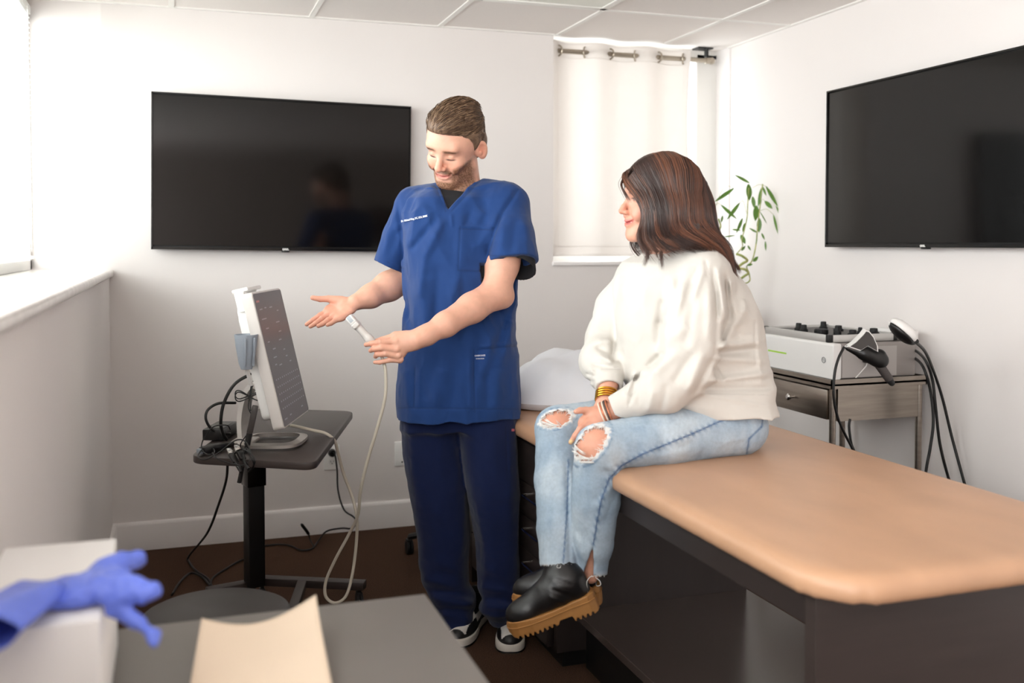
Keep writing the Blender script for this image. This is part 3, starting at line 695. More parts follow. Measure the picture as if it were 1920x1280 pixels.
def ell(c, ax, r):
    c = np.array(c, float); A = np.array([nz_(x) for x in ax]); r = np.array(r, float); R = r.max()
    def fn(P):
        q = (P-c)@A.T; k0 = np.sqrt(((q/r)**2).sum(-1)); k1 = np.sqrt(((q/(r*r))**2).sum(-1)); return k0*(k0-1)/np.maximum(k1, 1e-9)
    return Prim(fn, c-R, c+R)
def boxp(c, ax, h, rd):
    c = np.array(c, float); A = np.array([nz_(x) for x in ax]); h = np.array(h, float); R = np.linalg.norm(h)
    def fn(P):
        q = np.abs((P-c)@A.T)-(h-rd); return np.sqrt((np.maximum(q, 0)**2).sum(-1))+np.minimum(q.max(-1), 0)-rd
    return Prim(fn, c-R, c+R)
def stack(rows, yaw=0., p=2.4):
    """upright body of elliptical slices: rows of (py, px_left, px_right, D, half_depth)"""
    cy_, sy_ = math.cos(yaw), math.sin(yaw); lat = RT*cy_+FH*sy_; dep = -RT*sy_+FH*cy_
    Z = []; CX = []; CD = []; RX = []; RZ = []
    for py, xl, xr, D, hd in rows:
        c = atD((xl+xr)/2, py, D); Z.append(c[2]); CX.append(c@RT); CD.append(c@FH)
        RX.append((xr-xl)/2/F_PX*D); RZ.append(hd)
    Z = np.array(Z)[::-1]; CX, CD, RX, RZ = [np.array(t)[::-1] for t in (CX, CD, RX, RZ)]
    def fn(P):
        z = P[..., 2]; cx = np.interp(z, Z, CX); cd = np.interp(z, Z, CD); rx = np.interp(z, Z, RX); rz = np.interp(z, Z, RZ)
        x = P@RT-cx; y = P@FH-cd; u = np.abs(x*cy_+y*sy_)/rx; v = np.abs(-x*sy_+y*cy_)/rz
        q = (u**p+v**p)**(1/p); d = (q-1)*np.minimum(rx, rz)
        return np.maximum(d, np.maximum(z-Z[-1], Z[0]-z))
    cs = [RT*a+FH*b for a, b in zip(CX, CD)]; m = max(RX.max(), RZ.max())
    lo = np.min([[c[0]-m, c[1]-m, z] for c, z in zip(cs, Z)], 0); hi = np.max([[c[0]+m, c[1]+m, z] for c, z in zip(cs, Z)], 0)
    return Prim(fn, lo, hi)
def half(pt, nrm): pt = np.array(pt, float); nrm = nz_(nrm); return Prim(lambda P: (P-pt)@nrm, [-9]*3, [9]*3)   # keeps the side the normal points away from
def _noise_lattice(seed):
    return np.random.RandomState(seed).rand(32, 32, 32).astype(np.float32)*2-1
_LAT = _noise_lattice(7)
def vnoise(P, scale, seed=0):
    q = P*scale+seed*13.7; i = np.floor(q).astype(int); f = q-i; f = f*f*(3-2*f); out = 0
    for dx in (0, 1):
        for dy in (0, 1):
            for dz in (0, 1):
                w = (f[..., 0] if dx else 1-f[..., 0])*(f[..., 1] if dy else 1-f[..., 1])*(f[..., 2] if dz else 1-f[..., 2])
                out = out+w*_LAT[(i[..., 0]+dx) & 31, (i[..., 1]+dy) & 31, (i[..., 2]+dz) & 31]
    return out
def ridged(P, scale, seed=0): return .5-np.abs(vnoise(P, scale, seed))*1.6
def to_px(P):
    v = P-EY; z = v@FW; return 960+F_PX*(v@RT)/z, CY-F_PX*(v@UP)/z, z
def fold_disp(folds, dmin=None, dmax=None):
    """cloth creases: rows (x1,y1,x2,y2,width,height) given where they run as seen from the front"""
    fs = np.array(folds, float)
    def fn(P):
        x, y, z = to_px(P); out = np.zeros(x.shape)
        for x1, y1, x2, y2, w, a in fs:
            dx, dy = x2-x1, y2-y1; h = np.clip(((x-x1)*dx+(y-y1)*dy)/(dx*dx+dy*dy), 0, 1)
            d2 = (x-x1-h*dx)**2+(y-y1-h*dy)**2; out += a*.001*np.exp(-d2/(w*w))*(1-(2*h-1)**6*.7)
        return out
    return fn
def surf(ops, res, pad=.012, disp=None, smooth=1, lo=None, hi=None):
    """ops: list of (mode, k, prim) with mode 'u' add, 's' cut away, 'i' keep only inside. Returns vertices, quads."""
    us = [o[2] for o in ops if o[0] == 'u']
    if lo is None: lo = np.min([p.lo for p in us], 0)-pad
    if hi is None: hi = np.max([p.hi for p in us], 0)+pad
    n = np.ceil((hi-lo)/res).astype(int)+1
    ax = [lo[i]+np.arange(n[i])*res for i in range(3)]
    G = np.full(n, .08, np.float32)
    for mode, k, p in ops:
        mg = k+3*res+.01
        i0 = np.clip(np.floor((p.lo-mg-lo)/res).astype(int), 0, n); i1 = np.clip(np.ceil((p.hi+mg-lo)/res).astype(int)+1, 0, n)
        if mode == 'i': i0 = np.zeros(3, int); i1 = n
        if (i1 <= i0).any(): continue
        sl = tuple(slice(i0[i], i1[i]) for i in range(3))
        for c0 in range(i0[0], i1[0], 24):
            c1 = min(c0+24, i1[0]); s2 = (slice(c0, c1), sl[1], sl[2])
            P = np.stack(np.meshgrid(ax[0][c0:c1], ax[1][sl[1]], ax[2][sl[2]], indexing='ij'), -1)
            d = p.fn(P); g = G[s2]
            if mode == 'u': G[s2] = smin(g, d, k)
            elif mode == 's': G[s2] = smax(g, -d, k)
            else: G[s2] = smax(g, d, k)
    if disp is not None:
        band = np.abs(G) < .035; idx = np.argwhere(band); P = lo+idx*res
        G[band] -= disp(P).astype(np.float32)
    S = G < 0
    c = S[:-1, :-1, :-1].astype(np.int8)
    tot = np.zeros(tuple(np.array(S.shape)-1), np.int8)
    for dx in (0, 1):
        for dy in (0, 1):
            for dz in (0, 1): tot += S[dx:S.shape[0]-1+dx, dy:S.shape[1]-1+dy, dz:S.shape[2]-1+dz]
    act = (tot > 0) & (tot < 8); cid = np.full(act.shape, -1, np.int64); A = np.argwhere(act); cid[act] = np.arange(len(A))
    pos = np.zeros((len(A), 3)); cnt = np.zeros(len(A))
    corners = [(x, y, z) for x in (0, 1) for y in (0, 1) for z in (0, 1)]
    val = {cc: G[A[:, 0]+cc[0], A[:, 1]+cc[1], A[:, 2]+cc[2]] for cc in corners}
    for c1 in corners:
        for a in range(3):
            if c1[a]: continue
            c2 = list(c1); c2[a] = 1; c2 = tuple(c2); v1, v2 = val[c1], val[c2]; m = (v1 < 0) != (v2 < 0)
            t = np.where(m, v1/np.where(m, v1-v2, 1), 0); p = np.array(c1, float)[None]+t[:, None]*(np.array(c2)-np.array(c1))[None]
            pos += p*m[:, None]; cnt += m
    V = lo+(A+pos/np.maximum(cnt, 1)[:, None])*res
    quads = []
    for a in range(3):
        b, c_ = (a+1) % 3, (a+2) % 3
        s1 = [slice(None)]*3; s2 = [slice(None)]*3; s1[a] = slice(0, -1); s2[a] = slice(1, None)
        ch = S[tuple(s1)] != S[tuple(s2)]; E_ = np.argwhere(ch)
        E_ = E_[(E_[:, b] > 0) & (E_[:, c_] > 0) & (E_[:, b] < S.shape[b]-1) & (E_[:, c_] < S.shape[c_]-1)]
        ids = []
        for db, dc in ((-1, -1), (0, -1), (0, 0), (-1, 0)):
            q = E_.copy(); q[:, b] += db; q[:, c_] += dc; ids.append(cid[q[:, 0], q[:, 1], q[:, 2]])
        q = np.stack(ids, 1); ins = S[E_[:, 0], E_[:, 1], E_[:, 2]]; q[~ins] = q[~ins][:, ::-1]; quads.append(q)
    Q = np.concatenate(quads); Q = Q[(Q >= 0).all(1)]
    return relax(V, Q, smooth), Q
def relax(V, Q, it, w=.5):
    if not it: return V
    e = np.concatenate([Q[:, [0, 1]], Q[:, [1, 2]], Q[:, [2, 3]], Q[:, [3, 0]]]); a = np.concatenate([e[:, 0], e[:, 1]]); b = np.concatenate([e[:, 1], e[:, 0]])
    deg = np.bincount(a, minlength=len(V)).astype(float); deg[deg == 0] = 1
    for k in range(it):
        for s in (w, -w*1.02) if it > 1 else (w,):
            m = np.stack([np.bincount(a, V[b, i], len(V)) for i in range(3)], 1)/deg[:, None]; V = V+(m-V)*s
    return V
def join(parts):
    Vs = []; Qs = []; n = 0
    for V, Q in parts: Vs.append(V); Qs.append(Q+n); n += len(V)
    return np.concatenate(Vs), np.concatenate(Qs)
def fast_mesh(name, V, Q, m, parent=None, colors=None, smooth=True):
    me = bpy.data.meshes.new(name); k = Q.shape[1]
    me.vertices.add(len(V)); me.vertices.foreach_set('co', np.asarray(V, np.float32).ravel())
    me.loops.add(Q.size); me.loops.foreach_set('vertex_index', Q.ravel().astype(np.int32))
    me.polygons.add(len(Q)); me.polygons.foreach_set('loop_start', np.arange(0, Q.size, k, dtype=np.int32))
    try: me.polygons.foreach_set('loop_total', np.full(len(Q), k, np.int32))
    except Exception: pass
    me.update(calc_edges=True); me.validate()
    if colors is not None:
        a = me.color_attributes.new('Col', 'FLOAT_COLOR', 'POINT'); c = np.ones((len(V), 4), np.float32); c[:, :3] = colors; a.data.foreach_set('color', c.ravel())
    return link(name, me, m, parent, smooth=smooth, angle=None)
def hair_tubes(name, strands, radii, m, parent, colors=None, n=3):
    """many tapered hairs as one mesh; strands: list of (k,3) arrays"""
    Vs = []; Qs = []; Cs = []; base = 0
    for s, r, in zip(strands, radii):
        s = np.asarray(s); k = len(s); t = np.gradient(s, axis=0); t /= np.linalg.norm(t, axis=1)[:, None]+1e-9
        up = np.cross(t, np.array([.31, .77, .55])); up /= np.linalg.norm(up, axis=1)[:, None]+1e-9; bn = np.cross(t, up)
        tp = np.linspace(0, 1, k); rr = r*np.minimum(1, np.minimum((1.0-tp)*3+.01, .35+tp*6))
        ring = np.stack([s+(up*math.cos(2*PI*j/n)+bn*math.sin(2*PI*j/n))*rr[:, None] for j in range(n)], 1).reshape(-1, 3)
        Vs.append(ring); i = np.arange(k-1)[:, None]*n; j = np.arange(n)[None]
        Qs.append((np.stack([i+j, i+(j+1) % n, i+n+(j+1) % n, i+n+j], -1).reshape(-1, 4))+base); base += k*n
    cols = None
    if colors is not None: cols = np.concatenate([np.repeat([c], len(s)*n, 0) for c, s in zip(colors, strands)])
    return fast_mesh(name, np.concatenate(Vs), np.concatenate(Qs), m, parent, cols)
def lin(r, g, b): return np.array(srgb(r, g, b)[:3])
def blend(base, col, w): w = np.clip(w, 0, 1)[:, None]; return base*(1-w)+np.asarray(col)*w
def gauss(V, c, r): return np.exp(-((V-c)**2).sum(1)/(r*r))

class Head:
    """frame of a head: s = its own left, f = where the nose points, u = up"""
    def __init__(h, c, yaw, pitch, roll, scale=1.):
        # yaw: turned to the picture's left, pitch: bowed down, roll: towards its own left shoulder
        cy_, sy_, cp, sp = math.cos(yaw), math.sin(yaw), math.cos(pitch), math.sin(pitch)
        T_ = -FH; upw = np.array([0, 0, 1.])
        f = (-RT*sy_+T_*cy_)*cp-upw*sp; s = RT*cy_+T_*sy_; u = np.cross(f, s)
        if u[2] < 0: u = -u
        cr, sr = math.cos(roll), math.sin(roll); s, u = s*cr-u*sr, u*cr+s*sr
        h.c = np.array(c, float); h.f, h.s, h.u, h.k = f, s, u, scale
    def P(h, s, f, u): return h.c+(h.s*s+h.f*f+h.u*u)*h.k
    def E(h, s, f, u, rs, rf, ru, tilt=0.):
        a, b = h.s, h.f; c = h.u
        if tilt: b, c = b*math.cos(tilt)+c*math.sin(tilt), c*math.cos(tilt)-b*math.sin(tilt)
        return ell(h.P(s, f, u), (a, b, c), np.array([rs, rf, ru])*h.k)
    def C(h, a, b, ra, rb, n=None, f=1.): return cone(h.P(*a), h.P(*b), ra*h.k, rb*h.k, n, f)
def head_ops(h, male=True, smile=1., eyes_closed=True, open_mouth=.0):
    o = []; U = lambda k, p: o.append(('u', k*h.k, p)); Sx = lambda k, p: o.append(('s', k*h.k, p))
    w = 1.0 if male else .93
    U(0, h.E(0, -.012, .045, .077*w, .098, .083)); U(.03, h.E(0, .012, .02, .071*w, .083, .075))
    U(.02, h.E(0, .024, -.035, .058*w, .066, .068))                     # mid face
    U(.02, h.E(0, .040, -.078, .046*w, .046, .034))                     # lower face
    U(.018, h.C((-.046*w, .0, -.062), (-.018, .066, -.098), .022, .017)); U(.018, h.C((.046*w, .0, -.062), (.018, .066, -.098), .022, .017))   # jaw
    U(.014, h.E(0, .072, -.101, .020 if male else .016, .015, .015))    # chin
    U(.018, h.C((-.04*w, .076, .030), (.04*w, .076, .030), .013 if male else .010, .013 if male else .010))            # brow
    for sg in (-1, 1):
        U(.016, h.E(sg*.041*w, .062, -.024, .021, .022, .018))          # cheekbone
        U(.012, h.E(sg*.037, .072, -.040, .016, .016, .016))            # smiling cheek
        Sx(.013, h.E(sg*.031, .098, .004, .017, .013, .011))            # socket
        U(.002, h.E(sg*.0305, .0735, .003, .0135, .0125, .0115))        # lid over the eye ball
        if eyes_closed:
            Sx(.0015, h.C((sg*.019, .0865, -.004), (sg*.0305, .0880, -.0068), .0011, .0013)); Sx(.0015, h.C((sg*.0305, .0880, -.0068), (sg*.043, .0805, -.003), .0013, .0011))
        # ear
        e = h.P(sg*.0835*w, -.014, -.006)
        ax = (nz_(h.s*sg*.80+h.f*.55), nz_(h.f*.80-h.s*sg*.55), nz_(h.u-h.f*.12))
        U(.003, ell(e+h.s*sg*.004*h.k, ax, np.array([.0065, .0185, .0315])*h.k)); U(.006, h.E(sg*.0735*w, -.008, -.006, .010, .012, .022))
        Sx(.002, ell(e+ax[0]*.0095*h.k+h.f*.001*h.k+h.u*.003*h.k, ax, np.array([.0068, .0125, .0215])*h.k))
        U(.002, ell(e+ax[0]*.004*h.k+h.f*.006*h.k-h.u*.006*h.k, ax, np.array([.004, .006, .008])*h.k))
    # nose
    n = 1. if male else .86
    U(.008, h.C((0, .083, .018), (0, .103, -.018), .0075*n, .0085*n)); U(.006, h.C((0, .103, -.018), (0, .108, -.030), .0085*n, .0115*n))
    for sg in (-1, 1):
        U(.005, h.E(sg*.0115*n, .096, -.034, .0085*n, .011, .0075)); Sx(.003, h.E(sg*.007, .099, -.0415, .0035, .005, .003))
    # mouth : upper lip, lower lip, parting line drawn up at the corners
    z = -.0605; cu = .006*smile; wm = .026+.004*smile
    U(.008, h.E(0, .082, z, .026, .014, .016))
    up = [(-wm, .073, z+cu), (-.012, .0885, z+.0035), (0, .0915, z+.003), (.012, .0885, z+.0035), (wm, .073, z+cu)]
    lo_ = [(-wm, .073, z+cu-.002), (-.012, .0875, z-.0085), (0, .0895, z-.0105), (.012, .0875, z-.0085), (wm, .073, z+cu-.002)]
    for L, r in ((up, .0036), (lo_, .0042)):
        for a, b in zip(L, L[1:]): U(.003, h.C(a, b, r*(.6 if abs(a[0]) > .02 else 1), r*(.6 if abs(b[0]) > .02 else 1)))
    cutr = .0014+.0028*open_mouth
    mid = [(-wm, .078, z+cu-.001), (-.013, .0915, z-.0015-.002*open_mouth), (0, .0945, z-.0025-.0025*open_mouth), (.013, .0915, z-.0015-.002*open_mouth), (wm, .078, z+cu-.001)]
    for a, b in zip(mid, mid[1:]): Sx(.001, h.C(a, b, cutr*(.5 if abs(a[0]) > .02 else 1), cutr*(.5 if abs(b[0]) > .02 else 1)))
    for sg in (-1, 1): Sx(.006, h.C((sg*.020, .094, -.036), (sg*.034, .083, -.060), .0022, .0018))     # laugh line
    return o
def head_color(h, V, base, lip, male=True, cheek=None):
    c = np.repeat(base[None], len(V), 0); L = (V-h.c)/h.k; s = L@h.s; f = L@h.f; u = L@h.u
    z = -.0605
    for sg in (-1, 1):
        c = blend(c, cheek if cheek is not None else base*np.array([1, .78, .74]), .55*np.exp(-(((s-sg*.042)/.022)**2+((u+.033)/.02)**2))*(f > .02))
        c = blend(c, base*np.array([.95, .62, .55]), .6*np.exp(-(((s-sg*.086)/.012)**2+((f+.012)/.02)**2+((u+.006)/.035)**2)))
    c = blend(c, base*np.array([1, .72, .66]), .55*np.exp(-((s/.018)**2+((u+.03)/.014)**2))*(f > .08))
    cu = z+.006*(np.abs(s)/.03)**2-.002
    c = blend(c, lip, 1.1*np.exp(-((s/.026)**6+((u-cu)/.0085)**4))*(f > .06))
    return c

# ================================================================ THE STANDING MAN
SKIN = lin(226, 172, 148)
def skin_mat(name, sss=.12):
    m = mat(name, (226, 172, 148), .46, bump=.12, bscale=900, var=.07, vscale=60, attr='Col', sss=sss, spec=.4); return m
M['skin'] = skin_mat('skin')
M['scrub'] = mat('blue_scrub_cloth', (52, 80, 140), .82, bump=.35, bscale=900, var=.06, vscale=25, attr='Col', sheen=.15, spec=.25)
M['tee'] = mat('black_tee', (26, 26, 30), .85, bump=.2, bscale=700, var=.05)
D0 = 3.42
def m_(x, y, d=0.): return atD(x, y, D0+d)
man = thing('person', 'standing person in a blue v-neck scrub set, smiling down and holding a scanner probe', 'person', tuple(atZ(880, 1180, 0)))
MO = np.array(man.location)
HM = Head(m_(853, 272, -.07), math.radians(30), math.radians(29), math.radians(14), 1.09)
# --- body (skin), one continuous mesh object: head and neck, both arms with hands, hidden trunk
ops = head_ops(HM, True, smile=1.3, eyes_closed=True, open_mouth=.9)
nb = m_(868, 372, .0)
ops += [('u', .025, cone(HM.P(0, -.030, -.055), nb, .056, .066)), ('u', .02, cone(nb, m_(815, 390, .05), .06, .05)), ('u', .02, cone(nb, m_(930, 388, -.02), .06, .04)), ('u', .02, cone(nb, m_(868, 450, 0), .07, .10))]
headV, headQ = surf(ops, .0024, smooth=1)
def arm_ops(pts, rad): return [('u', .02, p) for p in chain(pts, rad)]
# left arm (right side of the picture), forearm across the front, hand round the probe
S1, E1, W1 = m_(955, 400, -.06), m_(930, 549, -.14), m_(800, 628, -.315)
la = arm_ops([S1, m_(958, 450, -.085), m_(942, 495, -.11), E1], [.042, .048, .054, .047])
la += arm_ops([E1, m_(885, 577, -.20), m_(835, 608, -.28), W1, m_(782, 636, -.33)], [.049, .047, .038, .0295, .029])
la += [('u', .015, cone(m_(942, 556, -.13), m_(928, 560, -.14), .040, .036)), ('u', .012, cone(W1, m_(765, 640, -.33), .027, .030, n=FH, f=.75))]
Hd = -.335
def hp(x, y, d=0.): return m_(x, y, Hd+d)
la += [('u', .012, cone(hp(772, 640), hp(747, 645, -.004), .028, .030, n=FH, f=.62)), ('u', .010, cone(hp(748, 634, .004), hp(752, 662, .004), .016, .016)), ('u', .01, cone(hp(760, 630, .012), hp(742, 629, .016), .017, .014))]
fing = [  # knuckle, middle joint, end joint, tip  (px, py, depth)
    ([(741, 640, -.012), (713, 641, -.022), (696, 644, -.012), (686, 646, -.004)], [.0105, .0092, .0082, .0070]),
    ([(743, 655, -.014), (715, 652, -.027), (701, 654, -.020), (695, 657, -.008)], [.0108, .0095, .0086, .0074]),
    ([(746, 667, -.010), (722, 663, -.024), (707, 664, -.016), (704, 668, -.004)], [.0102, .0090, .0082, .0072]),
    ([(750, 675, -.002), (730, 675, -.014), (712, 679, -.010), (703, 679, -.004)], [.0092, .0078, .0070, .0062]),
    ([(765, 630, .012), (738, 631, .020), (716, 637, .018), (702, 641, .010)], [.0150, .0118, .0098, .0084])]
for P_, R_ in fing:
    pts = [hp(*q) for q in P_]
    for i, (a, b, ra, rb) in enumerate(zip(pts, pts[1:], R_, R_[1:])): la.append(('u', .0035 if i else .006, cone(a, b, ra, rb)))
for q in fing[:4]: la.append(('u', .005, cone(hp(*q[0][0]), hp(q[0][0][0]+2, q[0][0][1]-1, q[0][0][2]-.004), .0098, .008)))
laV, laQ = surf(la, .0021, smooth=1)
# right arm (left side), palm up and open
S2, E2, W2 = m_(775, 402, .06), m_(762, 520, .10), m_(668, 566, -.03)
ra_ = arm_ops([S2, E2], [.058, .048]) + arm_ops([E2, m_(728, 537, .05), m_(695, 555, .0), W2], [.052, .050, .039, .0285])
Rd = -.04
def rp(x, y, d=0.): return m_(x, y, Rd+d)
pn = nz_(-FH*.55+np.array([0, 0, .84]))                        # palm normal
ra_ += [('u', .012, cone(W2, rp(650, 574, 0), .027, .030, n=pn, f=.6)), ('u', .012, cone(rp(652, 570, .01), rp(622, 578, .01), .026, .022, n=pn, f=.5)),
        ('u', .012, cone(rp(656, 580, -.02), rp(638, 594, -.035), .022, .018, n=pn, f=.62)), ('u', .012, cone(rp(645, 566, .01), rp(625, 563, .015), .018, .013)),
        ('u', .012, cone(rp(618, 582, 0), rp(638, 594, -.03), .018, .017, n=pn, f=.6))]
fr_ = [([(616, 583, .004), (600, 591, -.006), (587, 600, -.01), (575, 608, -.012)], [.0105, .0095, .0086, .0070]),
       ([(621, 588, -.010), (604, 597, -.022), (592, 606, -.026), (582, 612, -.028)], [.0105, .0095, .0086, .0070]),
       ([(629, 592, -.024), (615, 600, -.036), (605, 607, -.040), (597, 611, -.042)], [.0102, .0092, .0084, .0070]),
       ([(638, 596, -.036), (628, 601, -.046), (621, 606, -.050), (614, 609, -.052)], [.0096, .0084, .0076, .0064]),
       ([(640, 563, .012), (616, 560, .014), (600, 560.5, .010), (586, 558, .006)], [.0150, .0115, .0100, .0082])]
for P_, R_ in fr_:
    pts = [rp(*q) for q in P_]
    for i, (a, b, ra, rb) in enumerate(zip(pts, pts[1:], R_, R_[1:])): ra_.append(('u', .003 if i else .006, cone(a, b, ra, rb)))
raV, raQ = surf(ra_, .0021, smooth=1)
tr = [('u', .03, stack([(380, 790, 950, D0, .08), (450, 775, 955, D0, .10), (600, 775, 950, D0, .10), (780, 765, 960, D0, .11)], .25)),
      ('u', .03, cone(S1, S2, .04, .04))]
for hx, kx, ax_, dd in ((812, 830, 862, .03), (915, 928, 935, -.02)): tr += [('u', .03, cone(m_(hx, 790, dd), m_(kx, 960, dd), .08, .055)), ('u', .03, cone(m_(kx, 960, dd), m_(ax_, 1150, dd+.03), .055, .04))]
trV, trQ = surf(tr, .012, smooth=1)
bV, bQ = join([(headV, headQ), (laV, laQ), (raV, raQ), (trV, trQ)])
col = head_color(HM, bV, SKIN, lin(214, 132, 120))
L = (bV-HM.c)/HM.k; s_, f_, u_ = L@HM.s, L@HM.f, L@HM.u
isface = (np.abs(s_) < .1) & (np.abs(f_) < .14) & (u_ > -.135) & (u_ < .14)
nzv = vnoise(bV, 420)*.5+vnoise(bV, 900, 1)*.5
# beard : jaw, chin, moustache
jaw = np.clip((-.030-u_+.35*(np.abs(s_)-.035).clip(0))/.012, 0, 1)*(f_ < .2)
side = np.clip((np.abs(s_)-.030)/.012, 0, 1); chin = np.clip((-.080-u_)/.008, 0, 1)*np.clip((.05-np.abs(s_))/.01, 0, 1)
must = np.exp(-(((u_+.0475+.12*np.abs(s_))/.0065)**2))*(np.abs(s_) < .034)*(f_ > .06)
gt = np.exp(-(((np.abs(s_)-.034)/.008)**2))*np.clip((-.045-u_)/.01, 0, 1)
bd = np.maximum.reduce([jaw*side, chin, must*1.25, gt])*isface*(f_ > .0)*(u_ > -.13)
low = np.clip((u_+.130-.45*(.05-f_).clip(0))/.012, 0, 1)
col = blend(col, lin(112, 78, 54), bd*low*(.86+.55*nzv)*np.clip(f_/.02, 0, 1))
# brows, lash line, hair stubble round the ears
for sg in (-1, 1):
    bl_ = np.exp(-((((s_-sg*.033)/.020)**4)+((u_-.0235+.06*(np.abs(s_)-.02))/.0048)**2))*(f_ > .05)
    col = blend(col, lin(104, 70, 48), bl_*(1.15+.5*nzv))
    ll = np.exp(-((((s_-sg*.031)/.0135)**4)+((u_+.0065-.10*(np.abs(np.abs(s_)-.031)))/.0020)**2))*(f_ > .05)
    col = blend(col, lin(60, 36, 30), ll*1.4)
mouth = np.exp(-((s_/.026)**4+((u_+.0635-8*s_*s_)/.0022)**2))*(f_ > .07)
col = blend(col, lin(110, 40, 38), mouth*.6)
# palms and finger tips redder
for c_, r_ in ((rp(610, 590), .09), (hp(700, 655), .04)): col = blend(col, SKIN*np.array([1.0, .72, .68]), .55*gauss(bV, c_, r_))
mb = fast_mesh('body', bV-MO, bQ, M['skin'], man, col)
# teeth
M['teeth'] = mat('teeth', (240, 234, 224), .3)
tq, tQ = surf([('u', 0, HM.E(0, .0815, -.0625, .021, .0055, .0045))], .001)
fast_mesh('teeth', tq-MO, tQ, M['teeth'], man)
# --- hair : short, swept forward and to the side
HAIRC = [lin(98, 72, 54), lin(120, 92, 68), lin(72, 52, 38), lin(158, 128, 100)]
M['hair'] = mat('brown_hair', (70, 49, 36), .5, var=.3, vscale=220, attr='Col', spec=.5, bump=.4, bscale=500)
ho = [('u', 0, HM.E(0, -.014, .046, .0835, .102, .087)), ('u', .02, HM.E(0, .004, .035, .0835, .070, .062)), ('u', .015, HM.E(.0, .036, .092, .058, .064, .040)), ('u', .015, HM.E(.01, -.01, .103, .060, .08, .042))]
ho += [('u', .012, HM.E(0, -.052, -.002, .079, .062, .070))]
# keep the face free : hairline from the forehead over the temples to the sideburns
def hair_cut(P):
    L = (P-HM.c)/HM.k; s, f, u = np.abs(L@HM.s), L@HM.f, L@HM.u
    g = np.interp(u, [-.045, -.03, .0, .03, .050, .066, .080], [-.010, .004, .014, .024, .036, .060, .095])
    return np.maximum(-(f-g), u-.080)
ho.append(('s', .003, Prim(hair_cut, [-9]*3, [9]*3)))
ho.append(('s', .004, Prim(lambda P: np.maximum(-(((P-HM.c)/HM.k)@HM.f+.045), (((P-HM.c)/HM.k)@HM.u+.022)), [-9]*3, [9]*3)))
ho.append(('s', .010, Prim(lambda P: (((P-HM.c)/HM.k)@HM.u+.062), [-9]*3, [9]*3)))
for sg in (-1, 1): ho.append(('s', .003, HM.E(sg*.086, -.010, -.010, .018, .014, .024)))
def hdisp(P):
    L = (P-HM.c)/HM.k; s, f, u = L@HM.s, L@HM.f, L@HM.u
    a = s*1.0-.25*f+.010*np.sin(f*40)+.006*np.sin(u*50); top = np.clip((u-.03)/.05, 0, 1)*(.15+.85*np.clip((.060-f)/.03, 0, 1))
    return (.0028*np.sin(a*300+1.5*np.sin(f*30))+.0014*np.sin(a*640+f*40))*top*HM.k+.001*vnoise(P, 300)
hV, hQ = surf(ho, .0024, disp=hdisp, smooth=1)
rs = np.random.RandomState(3)
hc = np.repeat(HAIRC[0][None], len(hV), 0); L = (hV-HM.c)/HM.k
st_ = .5+.5*np.sin((L@HM.s+.35*(L@HM.f))*420+3*np.sin(L@HM.f*50)); hc = blend(hc, HAIRC[3], st_*.5)
hair = fast_mesh('hair', hV-MO, hQ, M['hair'], man, hc)
# loose strands laid over the cap
strands = []; rad = []; cols = []
sel = rs.choice(len(hV), 6000)
for i in sel:
    p = hV[i]; l = (p-HM.c)/HM.k; s, f, u = l@HM.s, l@HM.f, l@HM.u
    nrm = nz_(HM.s*s/.08**2+HM.f*(f+.015)/.1**2+HM.u*(u-.045)/.09**2)
    if u > .055: fl = -HM.f*.9+HM.s*(.45 if s > -.04 else -.3)+HM.u*.05
    else: fl = -HM.u*1.0-HM.f*.45
    fl = fl+rs.randn(3)*.09; t = nz_(fl-nrm*(fl@nrm)); ln = (.030 if u > .055 else .012)*HM.k*(.7+.6*rs.rand())
    lift = (.0022 if u > .055 else .0008)
    if f > -.01 and u < .05: continue
    pts = [p+t*ln*q+nrm*(lift*math.sin(q*2.6)-(ln*q)**2*5.5) for q in np.linspace(0, 1, 6)]
    strands.append(np.array(pts)-MO); rad.append(.00042+.00045*rs.rand()); cols.append(HAIRC[rs.randint(4)])
hair_tubes('hair_strands', strands, rad, M['hair'], hair, cols)
# --- scrub top
Dt_ = D0
rows = [(356, 800, 930, Dt_-.01, .070), (372, 770, 968, Dt_-.01, .100), (400, 752, 982, Dt_, .125), (450, 752, 978, Dt_-.01, .142), (520, 757, 971, Dt_-.015, .145), (570, 758, 968, Dt_-.01, .140), (620, 757, 966, Dt_-.01, .140), (672, 750, 972, Dt_-.01, .148), (720, 746, 976, Dt_-.01, .155), (752, 745, 978, Dt_-.01, .158), (779, 746, 977, Dt_-.01, .158)]
def scrub_ops(off=0.):
    o = [('u', 0, stack(rows, .2))]
    o += [('u', .04, cone(m_(868, 362, .02), m_(948, 380, -.03), .060, .070)), ('u', .04, cone(m_(868, 362, .02), m_(778, 385, .05), .055, .064))]
    return o
sc_ = scrub_ops()
sl1 = [m_(948, 392, -.04), m_(957, 440, -.08), m_(961, 500, -.115)]; sl2 = [m_(778, 392, .055), m_(750, 445, .06), m_(727, 506, .055)]
sc_ += [('u', .03, cone(sl1[0], sl1[1], .076, .082)), ('u', .01, cone(sl1[1], sl1[2]+(sl1[2]-sl1[1])*.3, .082, .087)),
        ('u', .03, cone(sl2[0], sl2[1], .068, .061)), ('u', .01, cone(sl2[1], sl2[2]+(sl2[2]-sl2[1])*.3, .061, .054))]
d1 = nz_(sl1[2]-sl1[1]); d2 = nz_(sl2[2]-sl2[1])
def sleeve_cut(c, d, R):   # everything past the sleeve mouth
    return Prim(lambda P: np.maximum(-((P-c)@d), np.linalg.norm((P-c)-((P-c)@d)[..., None]*d, axis=-1)-R), c-.2, c+.25)
